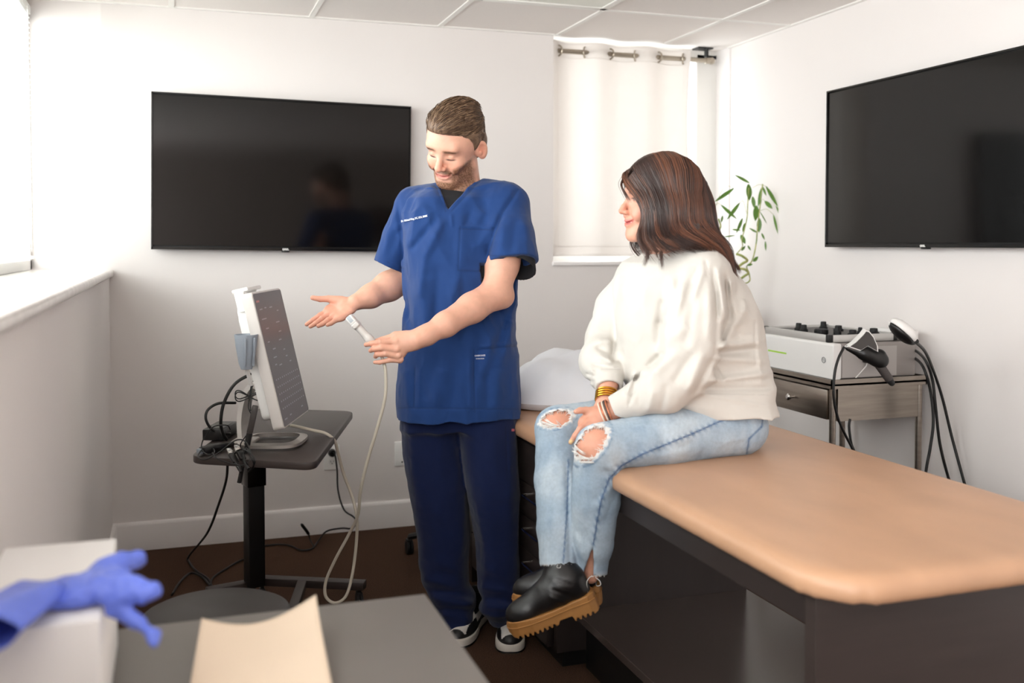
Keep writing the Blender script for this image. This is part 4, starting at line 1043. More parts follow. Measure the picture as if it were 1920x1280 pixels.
sc_ += [('s', .002, sleeve_cut(m_(960, 492, -.115), nz_(d1+RT*.05), .105)), ('s', .002, sleeve_cut(m_(728, 500, .055), nz_(d2+RT*-.1), .075))]
sc_ += [('s', .002, cone(sl1[1]+d1*.09, sl1[2]+d1*.1, .062, .070)), ('s', .002, cone(sl2[1]+d2*.09, sl2[2]+d2*.1, .042, .042))]
# v neck
def vneck(P):
    x, y, z = to_px(P); k = D0/F_PX
    a = ((x-841)*(56)+(y-389)*(26))/math.hypot(56, 26)      # left edge  (841,389)->(815,333)
    b = (-(x-841)*(66)+(y-389)*(-0)-(y-389)*(-60))/math.hypot(66, 60)
    la_ = -((x-815)*(389-333)-(y-333)*(841-815))/math.hypot(56, 26)
    rb_ = ((x-905)*(389-325)-(y-325)*(841-905))/math.hypot(64, 64)
    return np.maximum.reduce([la_*k, rb_*k, (z-(D0+.0)), (300-y)*k])
sc_.append(('s', .004, Prim(vneck, m_(790, 400, -.3)-.2, m_(920, 300, .1)+.25)))
sc_.append(('s', .006, cone(HM.P(0, -.04, -.04), m_(868, 352, .01), .066, .066)))
sc_.append(('s', .004, stack([(760, 758, 964, Dt_-.01, .142), (790, 758, 964, Dt_-.01, .142)], .2)))
folds = [(836, 394, 812, 337, 3.5, -1.6), (846, 394, 908, 329, 3.5, -1.6), (824, 398, 802, 345, 7, 1.6), (858, 396, 915, 338, 7, 1.6),
    (972, 354, 942, 399, 5, -3.2), (942, 399, 926, 440, 5, -3.5), (926, 440, 914, 478, 5, -2.5), (744, 372, 752, 420, 5, -3), (752, 420, 757, 490, 5, -4),
    (832, 410, 797, 480, 9, 4.5), (797, 480, 783, 560, 9, 4), (815, 415, 770, 470, 7, -3.5), (846, 402, 848, 425, 3, 1.8), (868, 400, 855, 560, 11, 2.5), (905, 395, 890, 420, 8, 2.5), (930, 400, 900, 460, 8, 3), (885, 395, 868, 428, 6, -2.2),
    (790, 520, 800, 640, 12, 3.5), (820, 500, 818, 620, 10, -3.5), (850, 520, 845, 640, 12, 3), (880, 560, 870, 640, 9, -3), (760, 560, 775, 620, 8, -3),
    (958, 500, 948, 560, 9, -4), (940, 585, 962, 560, 8, 4), (962, 600, 940, 680, 9, 4), (950, 600, 925, 660, 9, -4), (930, 620, 905, 700, 10, 3.5), (900, 640, 890, 720, 8, -2.5),
    (778, 688, 776, 762, 2.2, -1.6), (787, 688, 785, 765, 3, 1.2), (888, 655, 890, 770, 2.2, -1.6), (880, 655, 881, 770, 3, 1.2), (895, 655, 972, 648, 2.5, -1.5), (895, 650, 972, 643, 3, 1.3),
    (830, 690, 815, 760, 13, 4), (855, 680, 845, 770, 11, -3), (760, 690, 762, 760, 8, 3), (935, 690, 930, 765, 12, 3.5), (912, 700, 915, 765, 8, -2.5),
    (745, 742, 978, 742, 0.1, 0), (748, 764, 976, 766, 2., -.9), (863, 428, 926, 430, 2, -1.2), (863, 424, 926, 426, 2.4, 1.4), (863, 424, 859, 506, 2, -1.3), (859, 507, 905, 508, 2, -1.3), (926, 428, 922, 470, 2, -.8),
    (985, 400, 990, 480, 8, 2), (968, 410, 958, 478, 9, -3), (945, 420, 935, 480, 8, 2.5), (915, 478, 1003, 488, 2, -1.0), (735, 400, 715, 470, 8, 3), (748, 430, 728, 480, 7, -3), (702, 482, 757, 503, 2, -1.0)]
fd = fold_disp(folds)
def sdisp(P):
    x, y, z = to_px(P); fr = np.clip((D0+.02-z)/.03, .15, 1)
    return fd(P)*fr*2.3+.0075*ridged(P*np.array([1, 1, .40])+P[..., 2:]*np.array([.25, 0, 0]), 13, 2)*np.clip((D0-z)/.04+.4, 0, 1)+.0016*ridged(P*np.array([1, 1, .6]), 38, 3)
sV, sQ = surf(sc_, .0036, disp=sdisp, smooth=1)
SB = lin(26, 60, 116)
scol = np.repeat(SB[None], len(sV), 0)
x, y, z = to_px(sV)
def stitch(x, y, x1, y1, x2, y2, w=1.2):
    dx, dy = x2-x1, y2-y1; h = np.clip(((x-x1)*dx+(y-y1)*dy)/(dx*dx+dy*dy), 0, 1); return np.exp(-((x-x1-h*dx)**2+(y-y1-h*dy)**2)/(w*w))
front = (z < D0)
for l in ((836, 396, 812, 338), (846, 396, 908, 330), (863, 424, 859, 506), (863, 429, 926, 431), (859, 507, 905, 508), (778, 688, 776, 764), (888, 655, 890, 772), (895, 655, 972, 648), (748, 764, 976, 767), (915, 478, 1003, 488), (702, 482, 757, 503), (972, 354, 942, 399), (942, 399, 914, 484)):
    scol = blend(scol, SB*.62, stitch(x, y, *l)*front*.8)
top = fast_mesh('scrub_top', sV-MO, sQ, M['scrub'], man, scol)
# undershirt
us_ = [('u', 0, stack([(a, b+6, c-6, d+.004, e-(.012 if a < 380 else .022)) for a, b, c, d, e in rows[:5]], .2)), ('u', .03, cone(m_(868, 372, .01), m_(868, 400, .0), .062, .08)), ('s', .004, cone(HM.P(0, -.04, -.04), m_(866, 356, .0), .064, .060))]
uV, uQ = surf(us_, .005, smooth=2)
tee = fast_mesh('undershirt', uV-MO, uQ, M['tee'], man)
t1 = nz_(sl1[2]-sl1[1])
ts = MB(); 
to_ = [('u', 0, cone(sl1[1]+RT*.012, sl1[2]+t1*.05+RT*.012, .062, .066)), ('s', .001, sleeve_cut(sl1[2]+t1*.004-FH*-.0, nz_(t1*1.0-FH*.35+RT*-.25), .2)), ('s', .001, cone(sl1[1]+t1*.03+RT*.01, sl1[2]+t1*.2+RT*.01, .058, .062))]
tV, tQ = surf(to_, .003, smooth=1); fast_mesh('undershirt_sleeve', tV-MO, tQ, M['tee'], man)
# embroidered name and pocket emblem
M['thread'] = mat('white_thread', (225, 228, 238), .8)
def on_cloth(x, y, lift=.0015):
    X_, Y_, Z_ = to_px(sV); m = (np.hypot(X_-x, Y_-y) < 5) & (Z_ < D0); return Z_[m].min()-lift
def cloth_text(name, body, x0, y0, x1, y1, size, bold=0.):
    a = atD(x0, y0, on_cloth(x0, y0)); b = atD(x1, y1, on_cloth(x1, y1)); c = (a+b)/2; xm, ym = (x0+x1)/2, (y0+y1)/2; cm = atD(xm, ym, on_cloth(xm, ym, .002))
    ex_ = nz_(b-a); n = nz_(-FW-ex_*(-FW@ex_)); ey_ = np.cross(n, ex_)
    t = text(name, body, size, Matrix(), M['thread'], None, .0003, bold=bold)
    me = t.data; co = np.zeros(len(me.vertices)*3); me.vertices.foreach_get('co', co); co = co.reshape(-1, 3); w = (co[:, 0].max()-co[:, 0].min()); L_ = np.linalg.norm(b-a); k = L_/w
    out = []
    for q in co:
        sx = q[0]*k; base = cm+ex_*sx+ey_*q[1]*k; px_ = to_px(base[None]); d = on_cloth(px_[0][0], px_[1][0], .0010) if True else 0
        p = atD(px_[0][0], px_[1][0], d); out.append(p+n*q[2])
    me.vertices.foreach_set('co', (np.array(out)-MO).ravel()); me.update(); t.parent = man; return t
cloth_text('embroidered_name', 'Dr. Michael Ning, DC, ICH, RMSK', 752, 415, 801, 404.5, .01, .0003)
cloth_text('pocket_emblem', 'CHEROKEE', 890, 667, 910, 666, .01, .0002)
cloth_text('pocket_emblem', 'WORKWEAR', 892, 672.5, 908, 672, .01, .0002)
# --- trousers
tl = [(745, 756, 876, D0+.01, .118), (780, 754, 872, D0+.015, .118), (850, 757, 868, D0+.03, .115), (900, 765, 874, D0+.035, .11), (955, 774, 879, D0+.04, .10), (1010, 783, 881, D0+.05, .095), (1060, 788, 880, D0+.06, .09), (1095, 793, 882, D0+.065, .09), (1118, 806, 896, D0+.06, .10), (1140, 815, 893, D0+.065, .09), (1165, 826, 890, D0+.06, .10), (1185, 838, 886, D0+.06, .09)]
trr = [(745, 850, 968, D0+.0, .118), (780, 853, 970, D0-.005, .118), (850, 866, 973, D0-.015, .115), (900, 873, 974, D0-.02, .11), (955, 882, 975, D0-.02, .10), (1010, 892, 975, D0-.01, .095), (1060, 895, 974, D0, .09), (1095, 896, 972, D0+.005, .09), (1118, 903, 972, D0-.0, .10), (1136, 898, 970, D0-.0, .10), (1150, 912, 968, D0+.03, .08), (1163, 918, 964, D0+.04, .07)]
to2 = [('u', 0, stack(tl, 0, 2.2)), ('u', .012, stack(trr, 0, 2.2)), ('u', .03, stack([(740, 757, 966, D0, .12), (800, 757, 966, D0, .12)], .15))]
tf_ = [(765, 800, 790, 1000, 10, 2.5), (800, 800, 818, 960, 12, -2), (845, 810, 862, 900, 10, 2.5), (900, 790, 915, 1000, 12, 2), (935, 830, 930, 1040, 12, -2), (955, 790, 958, 1000, 7, 2),
       (790, 1085, 850, 1098, 7, 5), (800, 1105, 892, 1118, 7, -4), (812, 1120, 890, 1132, 7, 5), (820, 1140, 888, 1145, 6, -4), (826, 1155, 888, 1162, 6, 4), (896, 1100, 960, 1112, 7, 4), (900, 1120, 968, 1126, 6, -4), (905, 1138, 965, 1140, 6, 4), (812, 1050, 870, 1075, 9, 3), (900, 1060, 960, 1085, 9, 3), (948, 800, 952, 900, 2, -1.5)]
td = fold_disp(tf_)
tV, tQ = surf(to2, .0055, disp=lambda P: td(P)*1.6+.006*ridged(P*np.array([1, 1, .3]), 13, 5)+.0015*ridged(P, 36, 6), smooth=1)
TB = lin(11, 27, 68); tcol = np.repeat(TB[None], len(tV), 0); x, y, z = to_px(tV)  # darker than the top's cloth: falloff of light put into the navy
tcol = blend(tcol, TB*.6, stitch(x, y, 948, 800, 952, 900)*(z < D0)*.8+stitch(x, y, 762, 810, 776, 930)*(z < D0)*.6)
trs = fast_mesh('scrub_trousers', tV-MO, tQ, M['scrub'], man, tcol)
X_, Y_, Z_ = to_px(tV); pk = np.array(atD(962, 806, Z_[(np.hypot(X_-962, Y_-806) < 6)].min()-.001)); MB().box(pk-MO, (.010, .002, .008), rotm(0, 0, -YAW)).build('pocket_tag', mat('red_tag', (150, 70, 80), .8), man)
# --- sneakers
M['shoewhite'] = mat('white_leather', (222, 216, 210), .5, var=.06, vscale=60, bump=.1); M['shoeblack'] = mat('black_leather', (18, 17, 18), .4, var=.1)
M['solewhite'] = mat('white_sole', (214, 206, 196), .55, var=.06, vscale=40)
def sneaker(toe, heading):
    sh = bpy.data.objects.new('sneaker', None); COL.objects.link(sh); sh.parent = man
    f = np.array([math.cos(heading), math.sin(heading), 0]); s = np.array([-f[1], f[0], 0]); u = np.array([0, 0, 1.]); base = np.array(toe)-f*.15
    Q = lambda a, b, c: base+s*a+f*b+u*c
    out = [(0, .150), (.025, .147), (.043, .125), (.050, .085), (.046, .03), (.036, -.03), (.037, -.10), (.030, -.135), (0, -.15)]
    full = out+[(-a, b) for a, b in out[-2:0:-1]]
    pts = spline([(a, b, 0) for a, b in full], 5, closed=True)
    def ringed(scale_z):
        m = MB(); R = []
        for k_, z_ in scale_z: R.append([m.bm.verts.new(tuple(Q(p[0]*k_, p[1]*(1+(k_-1)*.4), z_)-MO)) for p in pts])
        for A, B in zip(R, R[1:]):
            for j in range(len(pts)): m.bm.faces.new((A[j], A[(j+1) % len(pts)], B[(j+1) % len(pts)], B[j]))
        m.bm.faces.new(R[0]); m.bm.faces.new(R[-1][::-1]); return m
    ringed([(.95, .0), (1.0, .004), (1.02, .012), (1.0, .027), (.96, .030)]).build('sole', M['solewhite'], sh, angle=60)
    ringed([(1.0, .0035), (1.04, .004), (1.04, .0075), (1.0, .008)]).build('outsole', M['shoeblack'], sh, angle=60)
    up_ = [('u', .0, ell(Q(0, .075, .03), (s, f, u), (.044, .072, .040))), ('u', .03, ell(Q(0, .0, .045), (s, f, u), (.040, .09, .045))), ('u', .03, cone(Q(0, -.09, .05), Q(0, -.08, .10), .040, .040)), ('u', .02, cone(Q(0, .02, .075), Q(0, -.05, .10), .030, .034)), ('s', .002, half(Q(0, 0, .026), (0, 0, 1))), ('s', .003, cone(Q(0, -.07, .10), Q(0, -.07, .2), .032, .034))]
    up_[4] = ('s', .002, Prim(lambda P: P[..., 2]-.026, [-9]*3, [9]*3))
    V, q = surf(up_, .003, smooth=1)
    l = V-base; a, b, c = l@s, l@f, l@u
    cw = lin(222, 216, 210); cb = lin(20, 19, 20); c_ = np.repeat(cb[None], len(V), 0)
    toebox = ((b > .03) & (b < .128) & (np.abs(a) < .030+.1*(.1-b).clip(0)) & (c > .030)); c_[toebox] = cw
    guard = (b > .095) & (c < .042); c_[guard] = cb
    sidep = (np.abs(a) > .028) & (b < .03) & (b > -.06) & (c > .05) & (c < .075); c_[sidep] = cw
    fast_mesh('upper', V-MO, q, M['shoecol'], sh, c_)
    for k in range(4):
        y_ = .025-.018*k; z_ = .075+.012*k
        MB().tube([tuple(Q(.022, y_, z_+.004)-MO), tuple(Q(0, y_+.004, z_+.012)-MO), tuple(Q(-.022, y_, z_+.004)-MO)], .0025, 6).build('lace', M['shoeblack'], sh)
    return sh
M['shoecol'] = mat('leather_panels', (222, 216, 210), .45, var=.08, vscale=60, attr='Col', bump=.1)
toe1 = atZ(957, 1226, 0); sneaker(toe1, math.radians(-90-18)); toe2 = atZ(853, 1215, 0); sneaker(toe2, math.radians(-90-34))
# --- probe held in the left hand
pr = thing('ultrasound_probe', 'white linear scanner probe pointing up-left out of the fist', 'probe', tuple(hp(697, 642)))
PO = np.array(pr.location)
pa_, pb_ = hp(700, 644, .002), hp(670, 611, .0)
dirp = nz_(pb_-pa_); sidep_ = nz_(np.cross(dirp, FH)); 
hV_, hQ_ = surf([('u', 0, cone(pa_-dirp*.02, pa_+dirp*.02, .010, .013)), ('u', .01, cone(pa_+dirp*.02, pb_, .014, .0145, n=sidep_, f=.85)), ('u', .006, boxp(pb_+dirp*.005, (sidep_, dirp, np.cross(sidep_, dirp)), (.012, .008, .019), .004))], .0015, smooth=2)
fast_mesh('probe_handle', hV_-PO, hQ_, M['white2'], pr)
MB().box(pb_+dirp*.026-PO, (.023, .036, .030), basis(sidep_, np.cross(dirp, sidep_), dirp, (0, 0, 0)), bev=.005, seg=3).build('probe_head', M['white'], pr)
MB().box(pb_+dirp*.030-sidep_*.0-FH*.018-PO, (.012, .0012, .022), basis(sidep_, np.cross(dirp, sidep_), dirp, (0, 0, 0)), bev=.0005).build('lens_strip', mat('grey_lens', (190, 196, 202), .3), pr)
MB().tube([tuple(pa_-dirp*.015-PO), tuple(hp(708, 655, .0)-PO), tuple(hp(716, 668, .0)-PO), tuple(hp(720, 680, .0)-PO)], [.008, .006, .0055, .0052], 8).build('strain_relief', M['creamcord'], pr)

# ================================================================ THE SEATED WOMAN
WSKIN = lin(214, 158, 134)
M['denim'] = mat('light_denim', (150, 172, 194), .85, bump=.7, bscale=1100, var=.10, vscale=130, attr='Col', spec=.2, detail=6)
M['knit'] = mat('cream_sweatshirt', (233, 224, 208), .92, bump=.35, bscale=800, var=.03, vscale=20, attr='Col', sheen=.05, spec=.12)
M['darkhair'] = mat('dark_hair', (48, 31, 26), .38, var=.15, vscale=200, attr='Col', spec=.6)
wo = thing('person', 'seated person with long dark wavy hair in a cream sweatshirt, ripped light jeans and boots', 'person', (1.5, 2.43, .776))
WO = np.array(wo.location)
w_ = lambda x, y, d: atD(x, y, d)
HW = Head(w_(1233, 380, 2.80), math.radians(76), math.radians(-3), math.radians(3), .965)
ops = head_ops(HW, False, smile=1.5, eyes_closed=False, open_mouth=1.1)
ops += [('u', .02, cone(HW.P(0, -.025, -.05), w_(1262, 480, 2.83), .046, .050)), ('u', .02, cone(w_(1262, 478, 2.83), w_(1270, 540, 2.84), .050, .09)), ('u', .02, cone(w_(1262, 492, 2.83), w_(1310, 508, 2.74), .045, .05)), ('u', .02, cone(w_(1262, 492, 2.83), w_(1215, 505, 2.93), .045, .05))]
wh = surf(ops, .0023, smooth=1)
# near hand and forearm
hD = 2.70
def h2(x, y, d=0.): return atD(x, y, hD+d-.0006*max(0, 1112-x))
dn = nz_(-FH*.75+np.array([0, 0, .55])+RT*-.2)
lo_ = [('u', .01, cone(w_(1290, 700, 2.70), w_(1180, 757, 2.69), .042, .032)), ('u', .01, cone(w_(1180, 757, 2.69), h2(1137, 774), .028, .0245)),
       ('u', .01, cone(h2(1137, 774), h2(1118, 782), .0245, .027, n=dn, f=.68)), ('u', .01, cone(h2(1118, 780), h2(1101, 793, -.002), .029, .026, n=dn, f=.52)), ('u', .008, cone(h2(1120, 774, .005), h2(1103, 772, .008), .017, .012))]
wf_ = [([(1101, 790, -.004), (1088, 803, -.010), (1078, 817, -.006), (1070, 829, .0)], [.0095, .0085, .0077, .0062]),
       ([(1106, 796, -.006), (1096, 812, -.010), (1089, 828, -.002), (1086, 840, .012)], [.0095, .0085, .0077, .0064]),
       ([(1112, 799, -.006), (1106, 816, -.006), (1101, 832, .006), (1099, 843, .02)], [.0092, .0082, .0074, .0062]),
       ([(1118, 800, -.003), (1114, 814, .0), (1110, 828, .01), (1108, 838, .02)], [.0085, .0075, .0068, .0058]),
       ([(1112, 773, .006), (1098, 769, .008), (1088, 769, .006), (1080, 771.5, .004)], [.0115, .0096, .0086, .0070])]
for P_, R_ in wf_:
    pts = [h2(*q) for q in P_]
    for i, (a, b, ra, rb) in enumerate(zip(pts, pts[1:], R_, R_[1:])): lo_.append(('u', .003 if i else .006, cone(a, b, ra, rb)))
wl = surf(lo_, .0019, smooth=1)
# far forearm, wrist and hand folded under the near one
fo_ = [('u', .01, cone(w_(1134, 690, 2.87), w_(1140, 720, 2.80), .032, .028)), ('u', .01, cone(w_(1140, 720, 2.80), w_(1137, 752, 2.765), .026, .025)), ('u', .01, cone(w_(1137, 752, 2.765), w_(1122, 782, 2.745), .026, .028, n=dn, f=.6))]
for k, (dx, dy) in enumerate(((-16, 24), (-9, 28), (-2, 29), (5, 26))): fo_.append(('u', .004, cone(w_(1118+k*5, 788, 2.745), w_(1118+k*5+dx, 788+dy, 2.75), .009, .007)))
fo_.append(('u', .005, cone(w_(1118, 778, 2.75), w_(1100, 786, 2.74), .011, .008)))
wf2 = surf(fo_, .0024, smooth=1)
# legs of skin under the denim
HIPn, KNn, ANn = w_(1380, 796, 2.81), w_(1123, 839, 2.64), w_(1108, 1080, 2.705)
HIPf, KNf, ANf = w_(1330, 770, 3.02), w_(1046, 803, 2.84), w_(1050, 1060, 2.69)
lg = []
for h_, k_, a_ in ((HIPn, KNn, ANn), (HIPf, KNf, ANf)):
    mid = h_*.45+k_*.55
    lg += [('u', .02, cone(h_, mid, .074, .070)), ('u', .02, cone(mid, k_, .072, .0555)), ('u', .02, cone(k_, k_*.62+a_*.38+FH*.01, .055, .048)), ('u', .02, cone(k_*.62+a_*.38+FH*.01, k_*.25+a_*.75, .048, .028)), ('u', .02, cone(k_*.25+a_*.75, a_, .028, .020))]
lg += [('u', .04, stack([(560, 1195, 1380, 2.87, .11), (700, 1200, 1390, 2.88, .11), (790, 1220, 1400, 2.90, .10)], .25))]
wt = surf(lg, .0055, smooth=2)
V, Q = join([wh, wl, wf2, wt])
col = head_color(HW, V, WSKIN, lin(206, 108, 104), False, cheek=lin(232, 150, 132))
L = (V-HW.c)/HW.k; s_, f_, u_ = L@HW.s, L@HW.f, L@HW.u
for sg in (-1, 1):
    bl_ = np.exp(-((((s_-sg*.032)/.018)**4)+((u_-.0225+.12*(np.abs(s_)-.028))/.0034)**2))*(f_ > .05); col = blend(col, lin(80, 52, 40), bl_*1.1)
    ll = np.exp(-((((s_-sg*.031)/.014)**4)+((u_-.008+6*(np.abs(s_)-.031)**2)/.0022)**2))*(f_ > .05); col = blend(col, lin(30, 20, 18), ll*1.2)
    ey = np.exp(-(((s_-sg*.031)/.0075)**4+((u_-.0035)/.0038)**4))*(f_ > .06); col = blend(col, lin(60, 42, 34), ey*.8)
mouth = np.exp(-((s_/.027)**4+((u_+.0628-8*s_*s_)/.0030)**2))*(f_ > .06); col = blend(col, lin(120, 46, 44), mouth*.7)
nail = gauss(V, h2(1070, 828, -.006), .006); col = blend(col, lin(240, 214, 150), nail*1.2)
col = blend(col, WSKIN*np.array([.97, .80, .76]), .5*(gauss(V, KNn, .10)+gauss(V, KNf, .10)))
fast_mesh('body', V-WO, Q, M['skin'], wo, col)
tV, tQ = surf([('u', 0, HW.E(0, .0810, -.0615, .022, .0060, .0050))], .001); fast_mesh('teeth', tV-WO, tQ, M['teeth'], wo)
# --- hair
guides = [
    [(1172, 327, 2.80), (1175, 341, 2.772), (1192, 364, 2.735), (1208, 394, 2.72), (1207, 428, 2.72), (1200, 458, 2.712), (1210, 500, 2.695)],
    [(1182, 320, 2.80), (1190, 342, 2.755), (1205, 372, 2.722), (1212, 405, 2.71), (1215, 435, 2.70), (1222, 465, 2.69), (1246, 497, 2.685)],
    [(1198, 310, 2.81), (1212, 335, 2.745), (1226, 375, 2.705), (1234, 412, 2.695), (1246, 442, 2.69), (1262, 462, 2.685), (1292, 472, 2.685)],
    [(1220, 301, 2.82), (1240, 333, 2.74), (1252, 375, 2.70), (1262, 412, 2.69), (1278, 440, 2.685), (1305, 460, 2.69), (1345, 476, 2.71)],
    [(1240, 296, 2.84), (1268, 330, 2.755), (1284, 372, 2.715), (1292, 410, 2.705), (1312, 442, 2.70), (1342, 470, 2.72), (1376, 512, 2.75)],
    [(1256, 293, 2.86), (1293, 325, 2.79), (1310, 368, 2.76), (1320, 408, 2.75), (1342, 444, 2.76), (1366, 482, 2.79), (1384, 528, 2.81)],
    [(1262, 293, 2.88), (1306, 324, 2.87), (1328, 370, 2.87), (1338, 412, 2.86), (1354, 450, 2.86), (1374, 490, 2.86), (1386, 520, 2.86)],
    [(1256, 293, 2.88), (1293, 325, 2.93), (1312, 368, 2.96), (1320, 408, 2.97), (1338, 444, 2.97), (1352, 480, 2.97), (1358, 520, 2.97)],
    [(1230, 298, 2.86), (1255, 330, 2.96), (1262, 372, 2.98), (1268, 410, 2.99), (1285, 445, 3.0), (1300, 480, 3.0), (1310, 510, 3.0)],
    [(1195, 312, 2.83), (1203, 340, 2.92), (1212, 380, 2.945), (1216, 412, 2.95), (1214, 440, 2.94), (1208, 462, 2.92), (1216, 486, 2.90)],
    [(1178, 324, 2.82), (1177, 345, 2.875), (1186, 375, 2.905), (1193, 410, 2.915), (1190, 436, 2.905), (1187, 456, 2.89), (1204, 474, 2.87)]]
GP = [np.array([w_(*q) for q in g_]) for g_ in guides]
def gpath(a, n=15):
    x_ = a*(len(GP)-1); i = min(int(x_), len(GP)-2); t = x_-i; P = GP[i]*(1-t)+GP[i+1]*t
    S_ = np.array(spline(P, 6)); k = np.linspace(0, len(S_)-1, n); j = np.minimum(k.astype(int), len(S_)-2); return S_[j]*(1-(k-j))[:, None]+S_[j+1]*(k-j)[:, None]
ctr = HW.P(0, -.02, .03)
SK = np.array([.0865, .108, .0965])*HW.k; SKC = HW.P(0, -.016, .043)
def off_skull(P, lift=0.):
    q = np.stack([(P-SKC)@HW.s, (P-SKC)@HW.f, (P-SKC)@HW.u], 1); k = np.sqrt(((q/(SK+lift))**2).sum(1)); s_ = np.where(k < 1, 1/np.maximum(k, .3), 1)[:, None]
    q = q*s_; return SKC+q[:, :1]*HW.s+q[:, 1:2]*HW.f+q[:, 2:3]*HW.u
ho = [('u', 0, HW.E(0, -.020, .042, .0785, .104, .086))]
# the shell stops behind the brow so the face stays free
ho.append(('s', .008, Prim(lambda P: np.maximum(-(((P-HW.c)/HW.k)@HW.f-np.interp(((P-HW.c)/HW.k)@HW.u, [-.12, .04, .070, .082], [.015, .03, .065, .13])), ((P-HW.c)/HW.k)@HW.u-.082), [-9]*3, [9]*3)))
for a in np.linspace(0, 1, 41):
    P = off_skull(gpath(a, 9), -.004); rr = [.010, .013, .016, .016, .013, .010, .007, .004, .002]
    back = 1 if .18 < a < .82 else .55
    for i in range(0, 8):
        dd_ = .007 if i < 3 else .016; inw = nz_(ctr-P[i])*dd_; inw2 = nz_(ctr-P[i+1])*(.007 if i < 2 else .016)
        ho.append(('u', .008, cone(P[i]+inw, P[i+1]+inw2, rr[i]*back, rr[i+1]*back)))
def whd(P):
    x, y, z = to_px(P); q = np.clip((y-300)/120, 0, 1)
    return .0008*np.sin((x-.25*y)*.55+2.2*np.sin(y*.045)+z*60)*q+.0004*np.sin((x-.2*y)*1.3+z*110)*q
hV, hQ = surf(ho, .0032, disp=whd, smooth=1)
x, y, z = to_px(hV); HD = lin(56, 36, 30); CU = lin(150, 96, 70)
hc = np.repeat(HD[None], len(hV), 0); hc = blend(hc, CU, .08*np.clip((y-330)/120, 0, 1)*(.5+.5*np.sin((x-.25*y)*.5+2*np.sin(y*.045))))
hb = fast_mesh('hair', hV-WO, hQ, M['darkhair'], wo, hc)
rs = np.random.RandomState(11); st = []; rd = []; cl_ = []
NCL = 74
clumps = [((k+.5+rs.randn()*.25)/NCL, rs.rand()*6.28, .6+.8*rs.rand()) for k in range(NCL)]
for c in range(6600):
    a0, ph, am = clumps[rs.randint(NCL)]; a0 = float(np.clip(a0, 0, 1))
    a = float(np.clip(a0+rs.randn()*.016, 0, 1)); t = np.linspace(0, 1, 24)
    cw = (np.clip(t-.25, 0, 1)**1.2*.95)[:, None]; P = gpath(a, 24)*(1-cw)+gpath(a0, 24)*cw
    out = (P-ctr)/np.linalg.norm(P-ctr, axis=1)[:, None]
    lat = np.cross(np.gradient(P, axis=0), out); lat /= np.linalg.norm(lat, axis=1)[:, None]+1e-9
    env = np.clip(t-.22, 0, 1)**.8
    wv = .019*env*np.sin(t*11+a*6+.3*math.sin(ph)); wo2 = .009*env*np.cos(t*11+a*6+ph*.25)
    P = off_skull(P, .001); P = P+lat*(wv+rs.randn()*.0045*(.4+t*(1-.6*t)))[:, None]+out*((.004+.008*rs.rand()*np.sin(t*PI)**.7)+wo2+rs.rand()*.004)[:, None]
    P = off_skull(P, .002)
    k = int(24*(.66+.34*rs.rand()**.7)); P = P[:k]
    st.append(P-WO); rd.append(.0005+.0005*rs.rand())
    hl = np.clip(.25+.75*math.sin(ph*3+a0*20), 0, 1)*(.35+.65*rs.rand()); cl_.append((HD*(1-hl*.8)*(.75+.5*rs.rand())+CU*hl*.9))
# loose wisps round the face and on the shoulder
for g_ in ([(1190, 445, 2.88), (1183, 452, 2.87), (1188, 468, 2.86), (1204, 486, 2.84)], [(1200, 430, 2.71), (1200, 455, 2.70), (1214, 475, 2.69), (1206, 500, 2.685)], [(1172, 330, 2.79), (1165, 345, 2.76), (1172, 362, 2.74), (1182, 378, 2.73)],
           [(1228, 440, 2.70), (1240, 465, 2.69), (1240, 480, 2.685), (1243, 505, 2.68)], [(1350, 462, 2.75), (1368, 490, 2.77), (1378, 515, 2.78), (1385, 532, 2.79)]):
    base = np.array(spline([w_(*q) for q in g_], 6))
    for _ in range(26): o_ = rs.randn(3)*.0018; st.append(base+o_+np.linspace(0, 1, len(base))[:, None]*rs.randn(3)*.003-WO); rd.append(.0006); cl_.append(HD*1.2+CU*.2*rs.rand())
hair_tubes('hair_strands', st, rd, M['darkhair'], hb, cl_)
# --- sweatshirt
SW = [(478, 1205, 1325, 2.85, .13), (492, 1178, 1352, 2.86, .155), (515, 1160, 1378, 2.865, .17), (545, 1152, 1402, 2.87, .175), (580, 1150, 1420, 2.875, .175), (620, 1150, 1433, 2.88, .17), (660, 1154, 1440, 2.885, .17), (700, 1160, 1447, 2.89, .175), (722, 1172, 1452, 2.885, .182), (745, 1200, 1443, 2.88, .188), (769, 1250, 1444, 2.88, .192)]
so_ = [('u', 0, stack(SW, .28, 2.3))]
so_ += [('u', .05, cone(w_(1265, 490, 2.84), w_(1318, 512, 2.73), .050, .070)), ('u', .05, cone(w_(1255, 490, 2.86), w_(1200, 520, 2.98), .050, .062))]
arm1 = [w_(1318, 520, 2.725), w_(1306, 580, 2.70), w_(1296, 640, 2.69), w_(1282, 692, 2.685), w_(1240, 728, 2.68), w_(1196, 748, 2.685)]
r1 = [.062, .078, .080, .074, .066, .046]
so_ += [('u', .025, p) for p in chain(arm1, r1)]
arm2 = [w_(1195, 525, 3.0), w_(1163, 580, 3.03), w_(1142, 640, 2.99), w_(1129, 678, 2.91), w_(1136, 702, 2.84)]
so_ += [('u', .025, p) for p in chain(arm2, [.060, .070, .068, .062, .050])]
